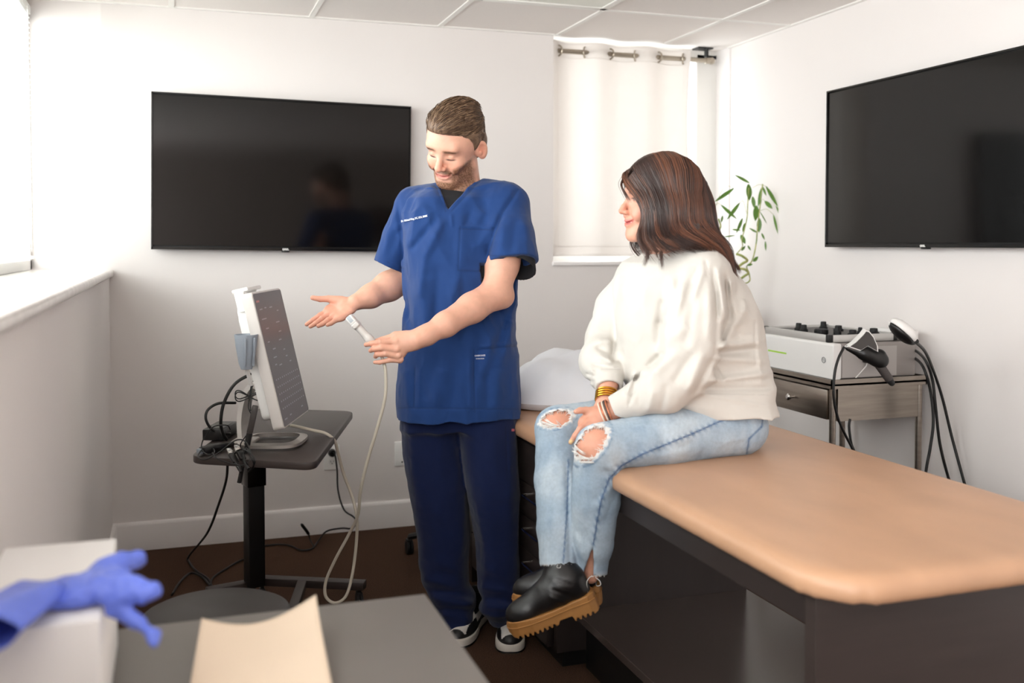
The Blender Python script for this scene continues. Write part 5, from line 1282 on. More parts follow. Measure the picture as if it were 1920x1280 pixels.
# cuffs
c1a, c1b = w_(1190, 750, 2.685), w_(1150, 767, 2.692); c2a, c2b = w_(1141, 698, 2.83), w_(1142, 728, 2.79)
so_ += [('u', .006, cone(c1a, c1b, .043, .037)), ('u', .006, cone(c2a, c2b, .042, .039))]
dc1 = nz_(c1b-c1a); dc2 = nz_(c2b-c2a)
def endcut(c, d, R): return Prim(lambda P: np.maximum(-((P-c)@d), np.linalg.norm((P-c)-((P-c)@d)[..., None]*d, axis=-1)-R), c-.1, c+.1)
so_ += [('s', .002, endcut(c1b, dc1, .050)), ('s', .002, endcut(c2b, dc2, .052)), ('s', .002, cone(c1b-dc1*.008, c1b+dc1*.03, .027, .0275)), ('s', .002, cone(c2b-dc2*.008, c2b+dc2*.03, .029, .030))]
so_.append(('s', .006, cone(w_(1252, 430, 2.815), w_(1256, 470, 2.82), .066, .063)))                 # neck opening
so_.append(('s', .005, Prim(lambda P: (lambda x, y, z: (y-(766-.20*(1440-x).clip(0)))*.0015)(*to_px(P))*-1, w_(1440, 790, 3.1)-.6, w_(1300, 730, 2.6)+.6)) if False else ('u', 0, cone(w_(1300, 600, 2.86), w_(1300, 601, 2.86), .01, .01)))
wf3 = [(1322, 488, 1328, 520, 4, -3), (1318, 505, 1300, 560, 6, 4), (1308, 500, 1272, 600, 9, -4), (1336, 500, 1345, 600, 6, -5.5), (1345, 505, 1362, 600, 6, 5), (1360, 515, 1368, 600, 5, -5.5), (1370, 525, 1378, 590, 6, 5), (1382, 540, 1352, 650, 6, -4), (1395, 560, 1398, 590, 6, 5), (1398, 575, 1350, 660, 7, 5), (1344, 540, 1342, 660, 6, -4), (1330, 540, 1328, 640, 8, 4),
       (1244, 560, 1236, 610, 7, -7), (1238, 600, 1236, 650, 9, -5), (1262, 520, 1245, 590, 9, 5), (1285, 530, 1262, 620, 10, 4), (1300, 560, 1285, 650, 9, -4), (1250, 640, 1290, 610, 12, 4), (1245, 660, 1215, 690, 8, -6), (1270, 660, 1225, 700, 10, 5), (1300, 660, 1262, 720, 9, -5), (1320, 660, 1290, 735, 9, 5), (1337, 670, 1300, 742, 6, -5), (1215, 700, 1180, 715, 5, -4),
       (1196, 702, 1182, 745, 4.5, -2.5), (1190, 700, 1174, 740, 4, 5), (1205, 712, 1196, 760, 5, -2), (1225, 730, 1215, 770, 7, 3), (1250, 720, 1240, 768, 7, -3),
       (1345, 662, 1420, 655, 7, -6), (1350, 650, 1425, 640, 8, 5), (1345, 672, 1430, 676, 8, 5), (1340, 690, 1358, 712, 4, -5), (1330, 715, 1445, 700, 7, 6), (1318, 730, 1440, 728, 6, -6), (1316, 738, 1440, 762, 4, 2), (1415, 600, 1418, 690, 3, -2), (1380, 610, 1390, 640, 8, -3),
       (1118, 650, 1150, 665, 5, -5), (1120, 665, 1150, 680, 5, 5), (1112, 682, 1150, 690, 4, -5), (1108, 690, 1118, 720, 5, 5), (1100, 700, 1116, 706, 3, -4), (1100, 712, 1116, 716, 3, -4), (1120, 640, 1150, 640, 6, 4), (1150, 600, 1150, 680, 5, -5), (1165, 500, 1150, 600, 6, -3), (1128, 693, 1160, 690, 2.5, -4), (1186, 738, 1178, 760, 3, -5)]
wfd = fold_disp(wf3)
def swd(P):
    x, y, z = to_px(P); fr = np.clip((2.93-z)/.05, .1, 1)
    cuff = np.clip((-((x-1186)*nz1[0]+(y-754)*nz1[1]))/6, -1, 1)
    nc = np.minimum(np.linalg.norm(P-c1b, axis=-1), np.linalg.norm(P-c2b, axis=-1)); m = np.clip((nc-.035)/.035, 0, 1)
    return (wfd(P)*fr*1.9+.0060*ridged(P*np.array([1, 1, .55]), 11, 8)+.0012*ridged(P, 34, 9))*m
nz1 = (-.92, .38)
swV, swQ = surf(so_, .0038, disp=swd, smooth=1)
CB = lin(208, 203, 196); swc = np.repeat(CB[None], len(swV), 0); x, y, z = to_px(swV)
for l in ((1322, 488, 1330, 515), (1186, 738, 1176, 764), (1127, 692, 1163, 692), (1316, 738, 1440, 740)): swc = blend(swc, CB*.80, stitch(x, y, *l)*(z < 2.9)*.6)
fast_mesh('sweatshirt', swV-WO, swQ, M['knit'], wo, swc)
# hem band
hm = [(740, 1208, 1443, 2.89, .158), (752, 1212, 1441, 2.89, .157), (768, 1218, 1439, 2.89, .155)]
def hemcut(P):
    x, y, z = to_px(P); return np.maximum((y-(736+.245*(x-1316)))*-1, (y-(768)))*.0015
# --- jeans
jn = []
for (h_, k_, a_), r_ in (((HIPn, KNn, ANn), (.086, .079, .0625, .067, .053, .041)), ((HIPf, KNf, ANf), (.088, .077, .0625, .066, .060, .053))):
    mid = h_*.45+k_*.55; m2 = k_*.6+a_*.4+FH*.01; m3 = k_*.25+a_*.75
    jn += [('u', .02, cone(h_, mid, r_[0], r_[1])), ('u', .02, cone(mid, k_, r_[1], r_[2])), ('u', .015, cone(k_, m2, r_[2], r_[3])), ('u', .01, cone(m2, m3, r_[3], r_[4])), ('u', .01, cone(m3, a_, r_[4], r_[5]))]
jn += [('u', .03, ell(w_(1366, 796, 2.91), (RT, FH, (0, 0, 1)), (.102, .165, .084))), ('u', .03, ell(w_(1340, 750, 2.90), (RT, FH, (0, 0, 1)), (.12, .16, .075)))]
def hole_prim(cx, cy, a, b, ang, Dm, jag=1.6):
    ca, sa = math.cos(ang), math.sin(ang)
    def fn(P):
        x, y, z = to_px(P); u = (x-cx)*ca+(y-cy)*sa; v = -(x-cx)*sa+(y-cy)*ca; th = np.arctan2(v/b, u/a)
        q = np.sqrt((u/a)**2+(v/b)**2)-1-.05*jag*np.sin(th*9+1)-.035*jag*np.sin(th*23)-.02*jag*np.sin(th*41); return np.maximum(q*min(a, b)*.0014, z-Dm)
    c = atD(cx, cy, Dm); return Prim(fn, c-.16, c+.16), (cx, cy, a, b, ang, Dm)
H1, h1 = hole_prim(1109, 831, 38, 22, math.radians(-52), 2.66); H2_, h2_ = hole_prim(1043, 785, 30, 15, math.radians(-14), 2.85)
jn += [('s', .0006, H1), ('s', .0006, H2_)]
# hems : near leg split at the side, both raggedly cut
def legcut(y0, slope, Dmin, Dmax, x0, x1):
    def fn(P):
        x, y, z = to_px(P); e = y0+slope*(x-x0)+1.6*np.sin(x*.9)+1.1*np.sin(x*2.3); return np.maximum.reduce([(e-y)*.0014, (x0-12-x)*.0014, (x-x1-12)*.0014])
    return Prim(fn, w_(x0, y0, 2.7)-.16, w_(x1, y0, 2.7)+.16)
jn += [('s', .001, legcut(1059, .02, 0, 0, 1006, 1060)), ('s', .001, legcut(1080, -.05, 0, 0, 1084, 1140))]
def slit(P):
    x, y, z = to_px(P); w2_ = (y-1022)*.30; return np.maximum.reduce([np.abs(x-1112+(y-1022)*.16)-w2_*.5-1, 1020-y, (z-2.69)*700])*.0014
jn.append(('s', .0006, Prim(slit, w_(1080, 1100, 2.6)-.1, w_(1130, 1020, 2.7)+.1)))
jn += [('s', .002, cone(ANn+(KNn-ANn)*.05, ANn+(ANn-KNn)*.12, .024, .028)), ('s', .002, cone(ANf+(KNf-ANf)*.02, ANf+(ANf-KNf)*.12, .042, .044))]
jf = [(1065, 880, 1068, 1055, 3.5, -5), (1062, 868, 1064, 960, 4, -4), (1140, 870, 1165, 895, 6, 4), (1130, 880, 1160, 905, 5, -4), (1150, 905, 1120, 950, 6, 3), (1155, 920, 1130, 990, 5, -2), (1060, 845, 1036, 845, 4, -3), (1030, 838, 1060, 852, 5, 3), (1075, 1000, 1090, 1020, 5, 3), (1072, 1010, 1085, 1060, 5, -3), (1010, 980, 1040, 970, 5, 2),
      (1260, 770, 1330, 800, 8, 2.5), (1200, 790, 1240, 830, 8, 2), (1290, 760, 1370, 780, 6, -2.5), (1390, 765, 1405, 800, 5, -2.5), (1180, 860, 1300, 845, 8, 2), (1230, 850, 1300, 830, 6, -2), (1350, 830, 1400, 820, 6, 2.5)]
jfd = fold_disp(jf)
seams = [(1395, 758, 1375, 778), (1375, 778, 1298, 813), (1298, 813, 1205, 851), (1205, 851, 1165, 873), (1165, 873, 1142, 898), (1142, 898, 1128, 935), (1128, 935, 1120, 975), (1120, 975, 1113, 1020)]
seams2 = [(1066, 862, 1063, 960), (1063, 960, 1056, 1056)]; pockets = [(1432, 775, 1428, 800), (1428, 800, 1405, 822), (1405, 822, 1400, 850), (1340, 745, 1390, 762)]
def jd(P):
    x, y, z = to_px(P); out = jfd(P)+.0022*vnoise(P, 24, 4)+.0009*vnoise(P, 80, 5); fr = z < 2.80
    for l in seams+seams2: out = out+.0013*stitch(x, y, *l, w=2.2)*fr
    return out
jV, jQ = surf(jn, .0034, disp=jd, smooth=1)
x, y, z = to_px(jV); JB = lin(168, 186, 202); jc = np.repeat(JB[None], len(jV), 0)
n1 = vnoise(jV*np.array([1, 1, .4]), 60, 3); n2 = vnoise(jV, 11, 6)
jc = blend(jc, lin(198, 210, 219), np.clip(.35+1.3*n2, 0, 1)*.8); jc = blend(jc, lin(112, 138, 170), np.clip(.1+.9*n1, 0, 1)*.30)
fr = z < 2.86
for l in seams: 
    jc = blend(jc, lin(52, 78, 120), stitch(x, y, *l, w=1.5)*fr); jc = blend(jc, lin(98, 126, 162), stitch(x, y, *l, w=6)*fr*np.clip(.5+1.6*np.sin((x*.8-y*.6)*.55), 0, 1)*.55)
for l in seams2+pockets: jc = blend(jc, lin(72, 98, 138), stitch(x, y, *l, w=1.3)*fr*.9); jc = blend(jc, lin(100, 128, 162), stitch(x, y, *l, w=4)*fr*np.clip(.5+1.6*np.sin((x+y)*.5), 0, 1)*.4)
for cx, cy, a, b, ang, Dm in (h1, h2_):
    ca, sa = math.cos(ang), math.sin(ang); u = (x-cx)*ca+(y-cy)*sa; v = -(x-cx)*sa+(y-cy)*ca; q = np.sqrt((u/a)**2+(v/b)**2)
    jc = blend(jc, lin(236, 234, 232), np.clip((1.24-q+.18*vnoise(jV, 160, 2))/.12, 0, 1)*(z < Dm+.03)); jc = blend(jc, lin(88, 122, 160), np.exp(-((q-1.36)/.07)**2)*(z < Dm+.03)*np.clip(.4+vnoise(jV, 120, 8), 0, 1)*.8)
hemw = np.clip((y-1052)/6, 0, 1)*(x < 1078)+np.clip((y-1070)/6, 0, 1)*(x > 1080); jc = blend(jc, lin(214, 222, 230), hemw*.6)
jeans = fast_mesh('jeans', jV-WO, jQ, M['denim'], wo, jc)
# frayed threads over the knees and hems
M['thr'] = mat('denim_thread', (238, 236, 232), .9)
fs = []; fr_ = []; rs = np.random.RandomState(5)
for (cx, cy, a, b, ang, Dm), n in ((h1, 120), (h2_, 90)):
    ca, sa = math.cos(ang), math.sin(ang)
    for i in range(n):
        th = rs.rand()*2*PI
        for _ in range(1):
            r0 = 1.03; u, v = a*r0*math.cos(th), b*r0*math.sin(th); x0, y0 = cx+u*ca-v*sa, cy+u*sa+v*ca
            m = np.hypot(x-x0, y-y0) < 3.5
            if not m.any(): continue
            d0 = z[m].min(); ln_ = 3+6*rs.rand(); dr = np.array([cx-x0, cy-y0]); dr = dr/np.linalg.norm(dr)+rs.randn(2)*.5
            fs.append(np.array([atD(x0+dr[0]*ln_*t, y0+dr[1]*ln_*t+1.5*t*t, d0-.0008+.002*t) for t in np.linspace(-.15, 1, 5)])-WO); fr_.append(.0005+.0004*rs.rand())
for (x0, y0, x1, y1, d0, d1) in ((1073, 838, 1100, 866, 2.583, 2.585), (1072, 845, 1112, 863, 2.583, 2.585), (1076, 832, 1098, 852, 2.580, 2.578), (1080, 856, 1124, 858, 2.584, 2.583), (1086, 864, 1120, 864, 2.586, 2.584),
                                 (1012, 793, 1050, 799, 2.79, 2.784), (1016, 789, 1056, 797, 2.79, 2.784), (1022, 785, 1050, 800, 2.788, 2.784), (1012, 796, 1062, 800, 2.79, 2.784)):
    for k in range(5):
        j_ = rs.randn(4)*1.6; fs.append(np.array([atD(x0+j_[0]+(x1+j_[1]-x0-j_[0])*t, y0+j_[2]+(y1+j_[3]-y0-j_[2])*t+2*math.sin(t*PI), d0+(d1-d0)*t-.004*math.sin(t*PI)) for t in np.linspace(0, 1, 7)])-WO); fr_.append(.0006+.0005*rs.rand())
for pts in ([(1087, 1078, 2.65), (1092, 1090, 2.64), (1098, 1104, 2.64), (1104, 1112, 2.64)], [(1114, 1080, 2.655), (1106, 1082, 2.65), (1100, 1092, 2.64), (1102, 1104, 2.64)], [(1116, 1082, 2.655), (1124, 1088, 2.65), (1126, 1096, 2.65), (1119, 1098, 2.65), (1117, 1090, 2.65)], [(1046, 1058, 2.63), (1044, 1063, 2.63), (1050, 1064, 2.63), (1052, 1058, 2.63)]):
    fs.append(np.array(spline([w_(*q) for q in pts], 6))-WO); fr_.append(.0011)
for i in range(60):
    x0 = rs.choice([1012+62*rs.rand(), 1088+46*rs.rand()]); y0 = 1058 if x0 < 1078 else 1078
    m = np.hypot(x-x0, y-y0) < 4
    if m.any(): d0 = z[m].min(); fs.append(np.array([atD(x0+rs.randn()*1.2*t, y0-1+5*t, d0) for t in np.linspace(0, 1, 4)])-WO); fr_.append(.0005)
o = hair_tubes('frayed_threads', fs, fr_, M['thr'], jeans); o['kind'] = 'stuff'
# --- boots
M['bootleather'] = mat('black_boot_leather', (24, 23, 24), .34, var=.15, vscale=30, bump=.2, bscale=300, spec=.55); M['gum'] = mat('gum_sole', (166, 116, 62), .55, var=.1, vscale=30)
M['elastic'] = mat('elastic_gore', (14, 14, 15), .9, bump=.5, bscale=500)
prof = [(-.118, .030), (-.085, .028), (-.03, .024), (.03, .024), (.075, .026), (.112, .030), (.122, .024), (.124, .0), (.122, -.022), (.108, -.026)]
lug = []
for k in range(4): xx = .104-.014*k; lug += [(xx, -.026), (xx-.002, -.018), (xx-.006, -.018), (xx-.008, -.026)]
prof += lug+[(.050, -.026), (.046, -.010), (.012, -.008), (.006, -.017)]
for k in range(8): xx = -.002-.0135*k; prof += [(xx, -.018), (xx-.002, -.010), (xx-.006, -.010), (xx-.008, -.018)]
prof += [(-.116, -.014), (-.126, .0), (-.127, .018)]
def poly_sdf(pu, pv, poly):
    d = np.full(pu.shape, 1e9); ins = np.zeros(pu.shape, bool); n = len(poly)
    for i in range(n):
        ax_, ay = poly[i]; bx, by = poly[(i+1) % n]; ex, ey = bx-ax_, by-ay; wx_, wy = pu-ax_, pv-ay; h = np.clip((wx_*ex+wy*ey)/(ex*ex+ey*ey+1e-12), 0, 1)
        d = np.minimum(d, (wx_-ex*h)**2+(wy-ey*h)**2); c = ((ay > pv) != (by > pv)) & (pu < (bx-ax_)*(pv-ay)/(by-ay+1e-12)+ax_); ins ^= c
    return np.where(ins, -1, 1)*np.sqrt(d)
def boot(toe, heel, ank, top, lat_sign, label):
    SR = .037 if lat_sign > 0 else .031
    a = nz_(heel-toe); mid = (toe+heel)/2; up_ = np.array([0, 0, 1.]); b = nz_(up_-a*(up_@a)); c = np.cross(a, b)
    bt_ = bpy.data.objects.new('boot', None); COL.objects.link(bt_); bt_.parent = wo
    def sole_fn(P):
        q = P-mid; u, v, w = q@a, q@b, q@c; hw = np.interp(u, [-.127, -.118, -.10, -.06, -.02, .05, .10, .118, .125], [.004, .022, .036, .046, .045, .037, .038, .026, .006]); 
        return np.maximum(poly_sdf(u, v, prof), np.abs(w)-hw)
    sV_, sQ_ = surf([('u', 0, Prim(sole_fn, mid-.15, mid+.15))], .0022, smooth=1); fast_mesh('lug_sole', sV_-WO, sQ_, M['gum'], bt_)
    # welt line
    rim = [(u_, np.interp(u_, [-.127, -.118, -.10, -.06, -.02, .05, .10, .118, .125], [.004, .022, .036, .046, .045, .037, .038, .026, .006])+.001) for u_ in np.linspace(-.126, .124, 40)]
    loop_ = [mid+a*u_+b*.012+c*w for u_, w in rim]+[mid+a*u_+b*.012-c*w for u_, w in rim[::-1]]
    MB().tube([tuple(p-WO) for p in loop_], .0016, 6, closed=True).build('welt', M['gum'], bt_)
    L_ = lambda u, v, w=0: mid+a*u+b*v+c*w
    uo = [('u', 0, ell(L_(-.072, .034), (a, b, c), (.050, .036, .040))), ('u', .02, cone(L_(-.05, .040), L_(.01, .058), .034, .036)), ('u', .02, cone(L_(.01, .050), L_(.075, .045), .037, .033)), ('u', .015, cone(L_(.085, .042), L_(.080, .070), .031, .034)),
          ('u', .02, cone(L_(.070, .070), top, .036, SR)), ('u', .02, cone(L_(.036, .062), top, .034, SR-.004)), ('u', .03, cone(L_(-.01, .050), L_(.04, .078), .032, .034)), ('s', .002, Prim(lambda P: (P-mid)@b-.024, [-9]*3, [9]*3)), ('s', .004, cone(top-nz_(top-ank)*.02, top+nz_(top-ank)*.08, SR-.004, SR-.003)), ('s', .002, Prim(lambda P: -((P-top)@nz_(top-ank)), [-9]*3, [9]*3))]
    cr = fold_disp([(1035, 1105, 1075, 1120, 3, -2), (1030, 1118, 1065, 1135, 4, 2), (1040, 1085, 1075, 1098, 4, -1.5)])
    bV_, bQ_ = surf(uo, .003, disp=lambda P: cr(P)+.001*vnoise(P, 40, 2), smooth=2); fast_mesh('upper', bV_-WO, bQ_, M['bootleather'], bt_)
    return bt_
boot(w_(953, 1183, 2.655), w_(1122, 1119, 2.665), w_(1070, 1092, 2.675), w_(1044, 1043, 2.69), 1, 'front')
boot(w_(966, 1128, 2.775), w_(1126, 1112, 2.745), w_(1098, 1080, 2.72), w_(1106, 1035, 2.705), -1, 'rear')
# --- bracelets
M['gold'] = mat('gold', (214, 160, 60), .22, 1, var=.05); M['bead1'] = mat('rose_beads', (198, 120, 88), .35, .4, var=.3, vscale=300); M['bead2'] = mat('dark_beads', (84, 74, 72), .35, var=.3, vscale=300); M['bead3'] = mat('cream_beads', (232, 214, 196), .4, var=.1, vscale=300)
def ring(c, d, r, t, m, name):
    d = nz_(d); e1 = nz_(np.cross(d, [0, 0, 1])); e2 = np.cross(d, e1)
    MB().tube([tuple(c+(e1*math.cos(q)+e2*math.sin(q))*r-WO) for q in np.linspace(0, 2*PI, 37)[:-1]], t, 8, closed=True).build(name, m, wo)
for k in range(4): ring(w_(1138.6-k*.5, 737+k*4.4, 2.782-.005*k), w_(1137, 752, 2.765)-w_(1140, 720, 2.80), .0305, .0028, M['gold'], 'bracelet')
wdir = h2(1137, 774)-w_(1180, 757, 2.69)
for k, mm in enumerate(('bead1', 'bead2', 'bead3', 'bead1', 'bead3')): ring(w_(1143-k*3.4, 770.5+k*1.1, 2.693), wdir, .0315-.0006*k, .0022, M[mm], 'bracelet')

# ================================================================ PILLOW, PLANT, HANDPIECES, STOOLS, FOREGROUND
M['linen'] = mat('white_pillowcase', (232, 232, 236), .85, bump=.25, bscale=700, var=.02, sheen=.1)
pl = thing('pillow', 'white pillow on the far end of the tan treatment table', 'pillow', (1.47, 3.52, .774))
def pillow():
    n = 60; V = []; Fc = []; W_, L_ = .36, .27
    rs = np.random.RandomState(2)
    for side in (1, -1):
        for i in range(n+1):
            for j in range(n+1):
                u, v = -1+2*i/n, -1+2*j/n
                e = (1-abs(u)**3.2)*(1-abs(v)**3.2); h = max(e, 0)**.62*.10
                x = u*W_*(1-.10*(1-abs(u))*0-.09*v*v*(1-0)); y = v*L_*(1-.11*u*u)
                rr = math.hypot(u, v)
                w = .022*(.5-abs(math.sin(math.atan2(v, u)*8+3*rr)))*np.clip(rr-.45, 0, 1)+.014*(.5-abs(math.sin(4*u+3*v+.5)))*e+.008*math.sin(5*v-7*u+1)*e
                z = (.026+h*1.5+w*e**.3) if side > 0 else (.026-h*.98)
                V.append((x, y, max(z-.0, .002)))
    m = (n+1)**2
    for s in (0, 1):
        for i in range(n):
            for j in range(n): a = s*m+i*(n+1)+j; q = (a, a+n+1, a+n+2, a+1); Fc.append(q if s == 0 else q[::-1])
    V = np.array(V)
    return V, Fc
V, Fc = pillow()
Rm = np.array(rotm(0, 0, math.radians(58)).to_3x3()); V2 = V@Rm.T; V2[:, 2] -= V2[:, 2].min()-.0; V2[:, 2] = np.maximum(V2[:, 2], .001)
np_mesh('pillowcase', V2, Fc, M['linen'], pl)
# --- lucky bamboo on a small stand in the back right corner
ps = thing('plant_stand', 'small dark plant stand in the back right corner, mostly hidden by the seated person', 'plant stand', (2.52, 4.30, 0))
MB().cyl((0, 0, .93), (0, 0, .95), .15, n=40).build('top', M['laminate'], ps)
for k in range(3):
    a = 2*PI*k/3+.4; MB().cyl((.11*math.cos(a), .11*math.sin(a), 0), (.07*math.cos(a), .07*math.sin(a), .93), .011).build('leg', M['laminate'], ps)
pt = thing('bamboo_plant', 'lucky bamboo plant with spiral stems and long green leaves beside the right wall', 'plant', (2.52, 4.30, .95))
PT = np.array(pt.location)
M['pot'] = mat('white_pot', (225, 222, 216), .25, var=.03); M['stem'] = mat('bamboo_stem', (110, 140, 62), .4, var=.45, vscale=35, col2=(196, 190, 120)); M['leaf'] = mat('bamboo_leaf', (98, 140, 52), .4, var=.3, vscale=12, bump=.2, bscale=120); M['soil'] = mat('pebbles', (120, 110, 98), .8, var=.5, vscale=120, bump=1, bscale=90)
MB().lathe([(0, 0), (.055, 0), (.062, .01), (.075, .10), (.078, .115), (.070, .115), (.068, .10), (0, .098)], 32).build('pot', M['pot'], pt)
MB().cyl((0, 0, .095), (0, 0, .1), .068).build('pebbles', M['soil'], pt)
Dp = float((PT-EY)@FW)
dq = lambda x, y, d=0.: atD(x, y, Dp+d)-PT
def stemtube(pts, r, name='stem'): return MB().tube([tuple(p) for p in spline(pts, 6)], r, 8).build(name, M['stem'], pt, angle=None)
st1 = [(.0, 0, .09), (.01, 0, .16)]+[tuple(dq(*q)) for q in ((1392, 520, .02), (1403, 512, 0), (1397, 505, -.02), (1384, 502, .0), (1392, 494, .02), (1401, 488, .0), (1392, 480, -.02), (1381, 476, 0))]
stemtube(st1, .0065)
stemtube([dq(1381, 476), dq(1392, 462), dq(1391, 448), dq(1396, 430), dq(1401, 405), dq(1402, 380), dq(1404, 352)], .0028)
st2 = [(.015, .01, .09), (.03, .01, .2)]+[tuple(dq(*q)) for q in ((1401, 530, .02), (1405, 515, .03), (1400, 500, .02), (1408, 492, .01), (1413, 480, 0), (1418, 455, 0), (1420, 430, 0), (1424, 395, 0), (1428, 360, .0), (1430, 345, 0))]
stemtube(st2, .0034)
stemtube([(-.02, 0, .09), dq(1345, 500, .03), dq(1352, 450, .02), dq(1343, 440, .02), dq(1351, 425, .02), dq(1347, 410, .02)], .0045)
rs = np.random.RandomState(8)
def leaf(x0, y0, x1, y1, w, d0=0., d1=0., bow=0., stalk=None):
    a, b = dq(x0, y0, d0), dq(x1, y1, d1); ax = b-a; L_ = np.linalg.norm(ax); ax = ax/L_; sd = nz_(np.cross(ax, FW*1+rs.randn(3)*.25)); nn_ = np.cross(ax, sd); w = w/F_PX*Dp
    V = []; Fc = []; n = 14
    for i in range(n+1):
        t = i/n; c = a+ax*L_*t+np.array([0, 0, bow])*math.sin(t*PI); hw = w*.5*(math.sin(PI*min(1, t*1.05+.02))**.75)*(1-.25*t)+.0002
        for k in (-1, -.5, 0, .5, 1): V.append(c+sd*hw*k+nn_*(abs(k)-.5)*hw*.35)
    for i in range(n):
        for k in range(4): q = i*5+k; Fc.append((q, q+1, q+6, q+5))
    o = np_mesh('leaf', V, Fc, M['leaf'], pt); s = o.modifiers.new('t', 'SOLIDIFY'); s.thickness = .0006
    if stalk: MB().tube([tuple(p) for p in spline([dq(*stalk), dq((stalk[0]+x0)/2, min(stalk[1], y0)-3), a], 5)], .0009, 5).build('stalk', M['stem'], pt, angle=None)
LV = [(1405, 343, 1376, 327, 7), (1403, 345, 1405, 378, 14), (1411, 368, 1415, 392, 8), (1428, 352, 1421, 390, 7), (1418, 385, 1416, 416, 14), (1376, 353, 1337, 380, 8, 0, -.03), (1352, 384, 1383, 412, 7), (1387, 380, 1361, 414, 8), (1392, 409, 1380, 438, 8), (1373, 430, 1390, 432, 4), (1424, 409, 1423, 438, 10), (1436, 349, 1460, 390, 8, 0, .02), (1455, 386, 1479, 433, 6, .02, .02), (1434, 377, 1449, 392, 9), (1450, 402, 1459, 440, 5, .02, 0), (1430, 350, 1437, 368, 5), (1425, 397, 1438, 420, 4), (1397, 418, 1392, 436, 7), (1389, 440, 1398, 458, 9), (1412, 490, 1422, 480, 9), (1401, 497, 1412, 495, 5), (1428, 437, 1434, 450, 4), (1435, 452, 1436, 471, 4), (1357, 444, 1380, 441, 3), (1420, 436, 1404, 427, 4), (1333, 362, 1328, 378, 4), (1355, 404, 1352, 418, 5), (1390, 470, 1398, 460, 5), (1402, 460, 1408, 470, 4), (1345, 440, 1358, 448, 6)]
for i, l in enumerate(LV):
    stalk = {5: (1340, 390), 6: (1340, 388), 7: (1400, 400), 11: (1411, 352), 13: (1424, 395), 14: (1425, 395)}.get(i)
    leaf(*l, **({'stalk': stalk} if stalk else {}))
# --- handpieces of the therapy unit
M['hpdark'] = mat('soft_grey_grip', (66, 62, 60), .55, var=.05)
hb_ = thing('therapy_handpiece', 'dark grey and black shockwave handpiece with white edging, resting in its holder', 'handpiece', tuple(atD(1635, 670, 3.44)), group='handpieces of the therapy unit')
HB = np.array(hb_.location); Hh = 3.44; g_ = lambda x, y, d=0.: atD(x, y, Hh+d)
pv = [g_(1585, 650), g_(1598, 641), g_(1615, 624), g_(1620, 617), g_(1626, 619), g_(1635, 630), g_(1643, 648), g_(1644, 660), g_(1624, 648), g_(1608, 658)]
def slab(poly, th, m, name, grow=1.0, d=0., bev=.004):
    c = sum(poly)/len(poly); mb = MB(); P_ = [(p-c)*grow+c for p in poly]
    R = []
    for k, (s, dd) in enumerate(((.90, -th), (1., -th*.55), (1., th*.55), (.90, th))): R.append([mb.bm.verts.new(tuple((p-c)*s+c+FW*(dd+d)-HB)) for p in P_])
    for A, B in zip(R, R[1:]):
        for j in range(len(P_)): mb.bm.faces.new((A[j], A[(j+1) % len(P_)], B[(j+1) % len(P_)], B[j]))
    mb.bm.faces.new(R[0]); mb.bm.faces.new(R[-1][::-1]); return mb.build(name, m, hb_, angle=60)
slab(pv, .022, M['white'], 'shell_edge', 1.03); slab(pv, .027, M['hpdark'], 'grip_cover', .90)
hv, hq = surf([('u', 0, cone(g_(1590, 652), g_(1625, 664), .010, .024)), ('u', .008, cone(g_(1620, 662), g_(1650, 676), .024, .028)), ('u', .006, cone(g_(1648, 668), g_(1652, 674), .026, .024))], .002, smooth=2); fast_mesh('body', hv-HB, hq, M['black'], hb_)
MB().cyl(g_(1646, 680)-HB, g_(1668, 712)-HB, .0165, .0145).build('barrel', M['dgrey'], hb_)
hv, hq = surf([('u', 0, cone(g_(1664, 706), g_(1672, 718), .0145, .0105))], .0015, smooth=2); fast_mesh('applicator_tip', hv-HB, hq, M['rubber'], hb_)
h2b = thing('therapy_handpiece', 'white domed handpiece with black underside lying on the right rear of the unit', 'handpiece', tuple(atD(1690, 625, 3.40)), group='handpieces of the therapy unit')
HB2 = np.array(h2b.location); g3 = lambda x, y, d=0.: atD(x, y, 3.40+d)
axd = nz_(g3(1712, 642)-g3(1672, 606)); nb_ = nz_(np.cross(axd, FW)); 
if nb_[2] < 0: nb_ = -nb_
hv, hq = surf([('u', 0, ell(g3(1694, 619), (axd, nb_, FW), (.054, .026, .038))), ('s', .002, Prim(lambda P: (P-g3(1692, 624))@nb_, [-9]*3, [9]*3))], .002, smooth=1); fast_mesh('dome', hv-HB2, hq, M['white'], h2b)
hv, hq = surf([('u', 0, ell(g3(1690, 625), (axd, nb_, FW), (.053, .020, .036))), ('s', .002, Prim(lambda P: -((P-g3(1692, 623))@nb_), [-9]*3, [9]*3)), ('u', .006, cone(g3(1712, 640), g3(1718, 640), .012, .009))], .002, smooth=1); fast_mesh('underside', hv-HB2, hq, M['black'], h2b)
MB().tube([tuple(g3(1667, 603)-HB2), tuple(g3(1670, 614)-HB2), tuple(g3(1680, 626)-HB2), tuple(g3(1692, 633)-HB2)], .0035, 8).build('trim_strip', M['white'], h2b)
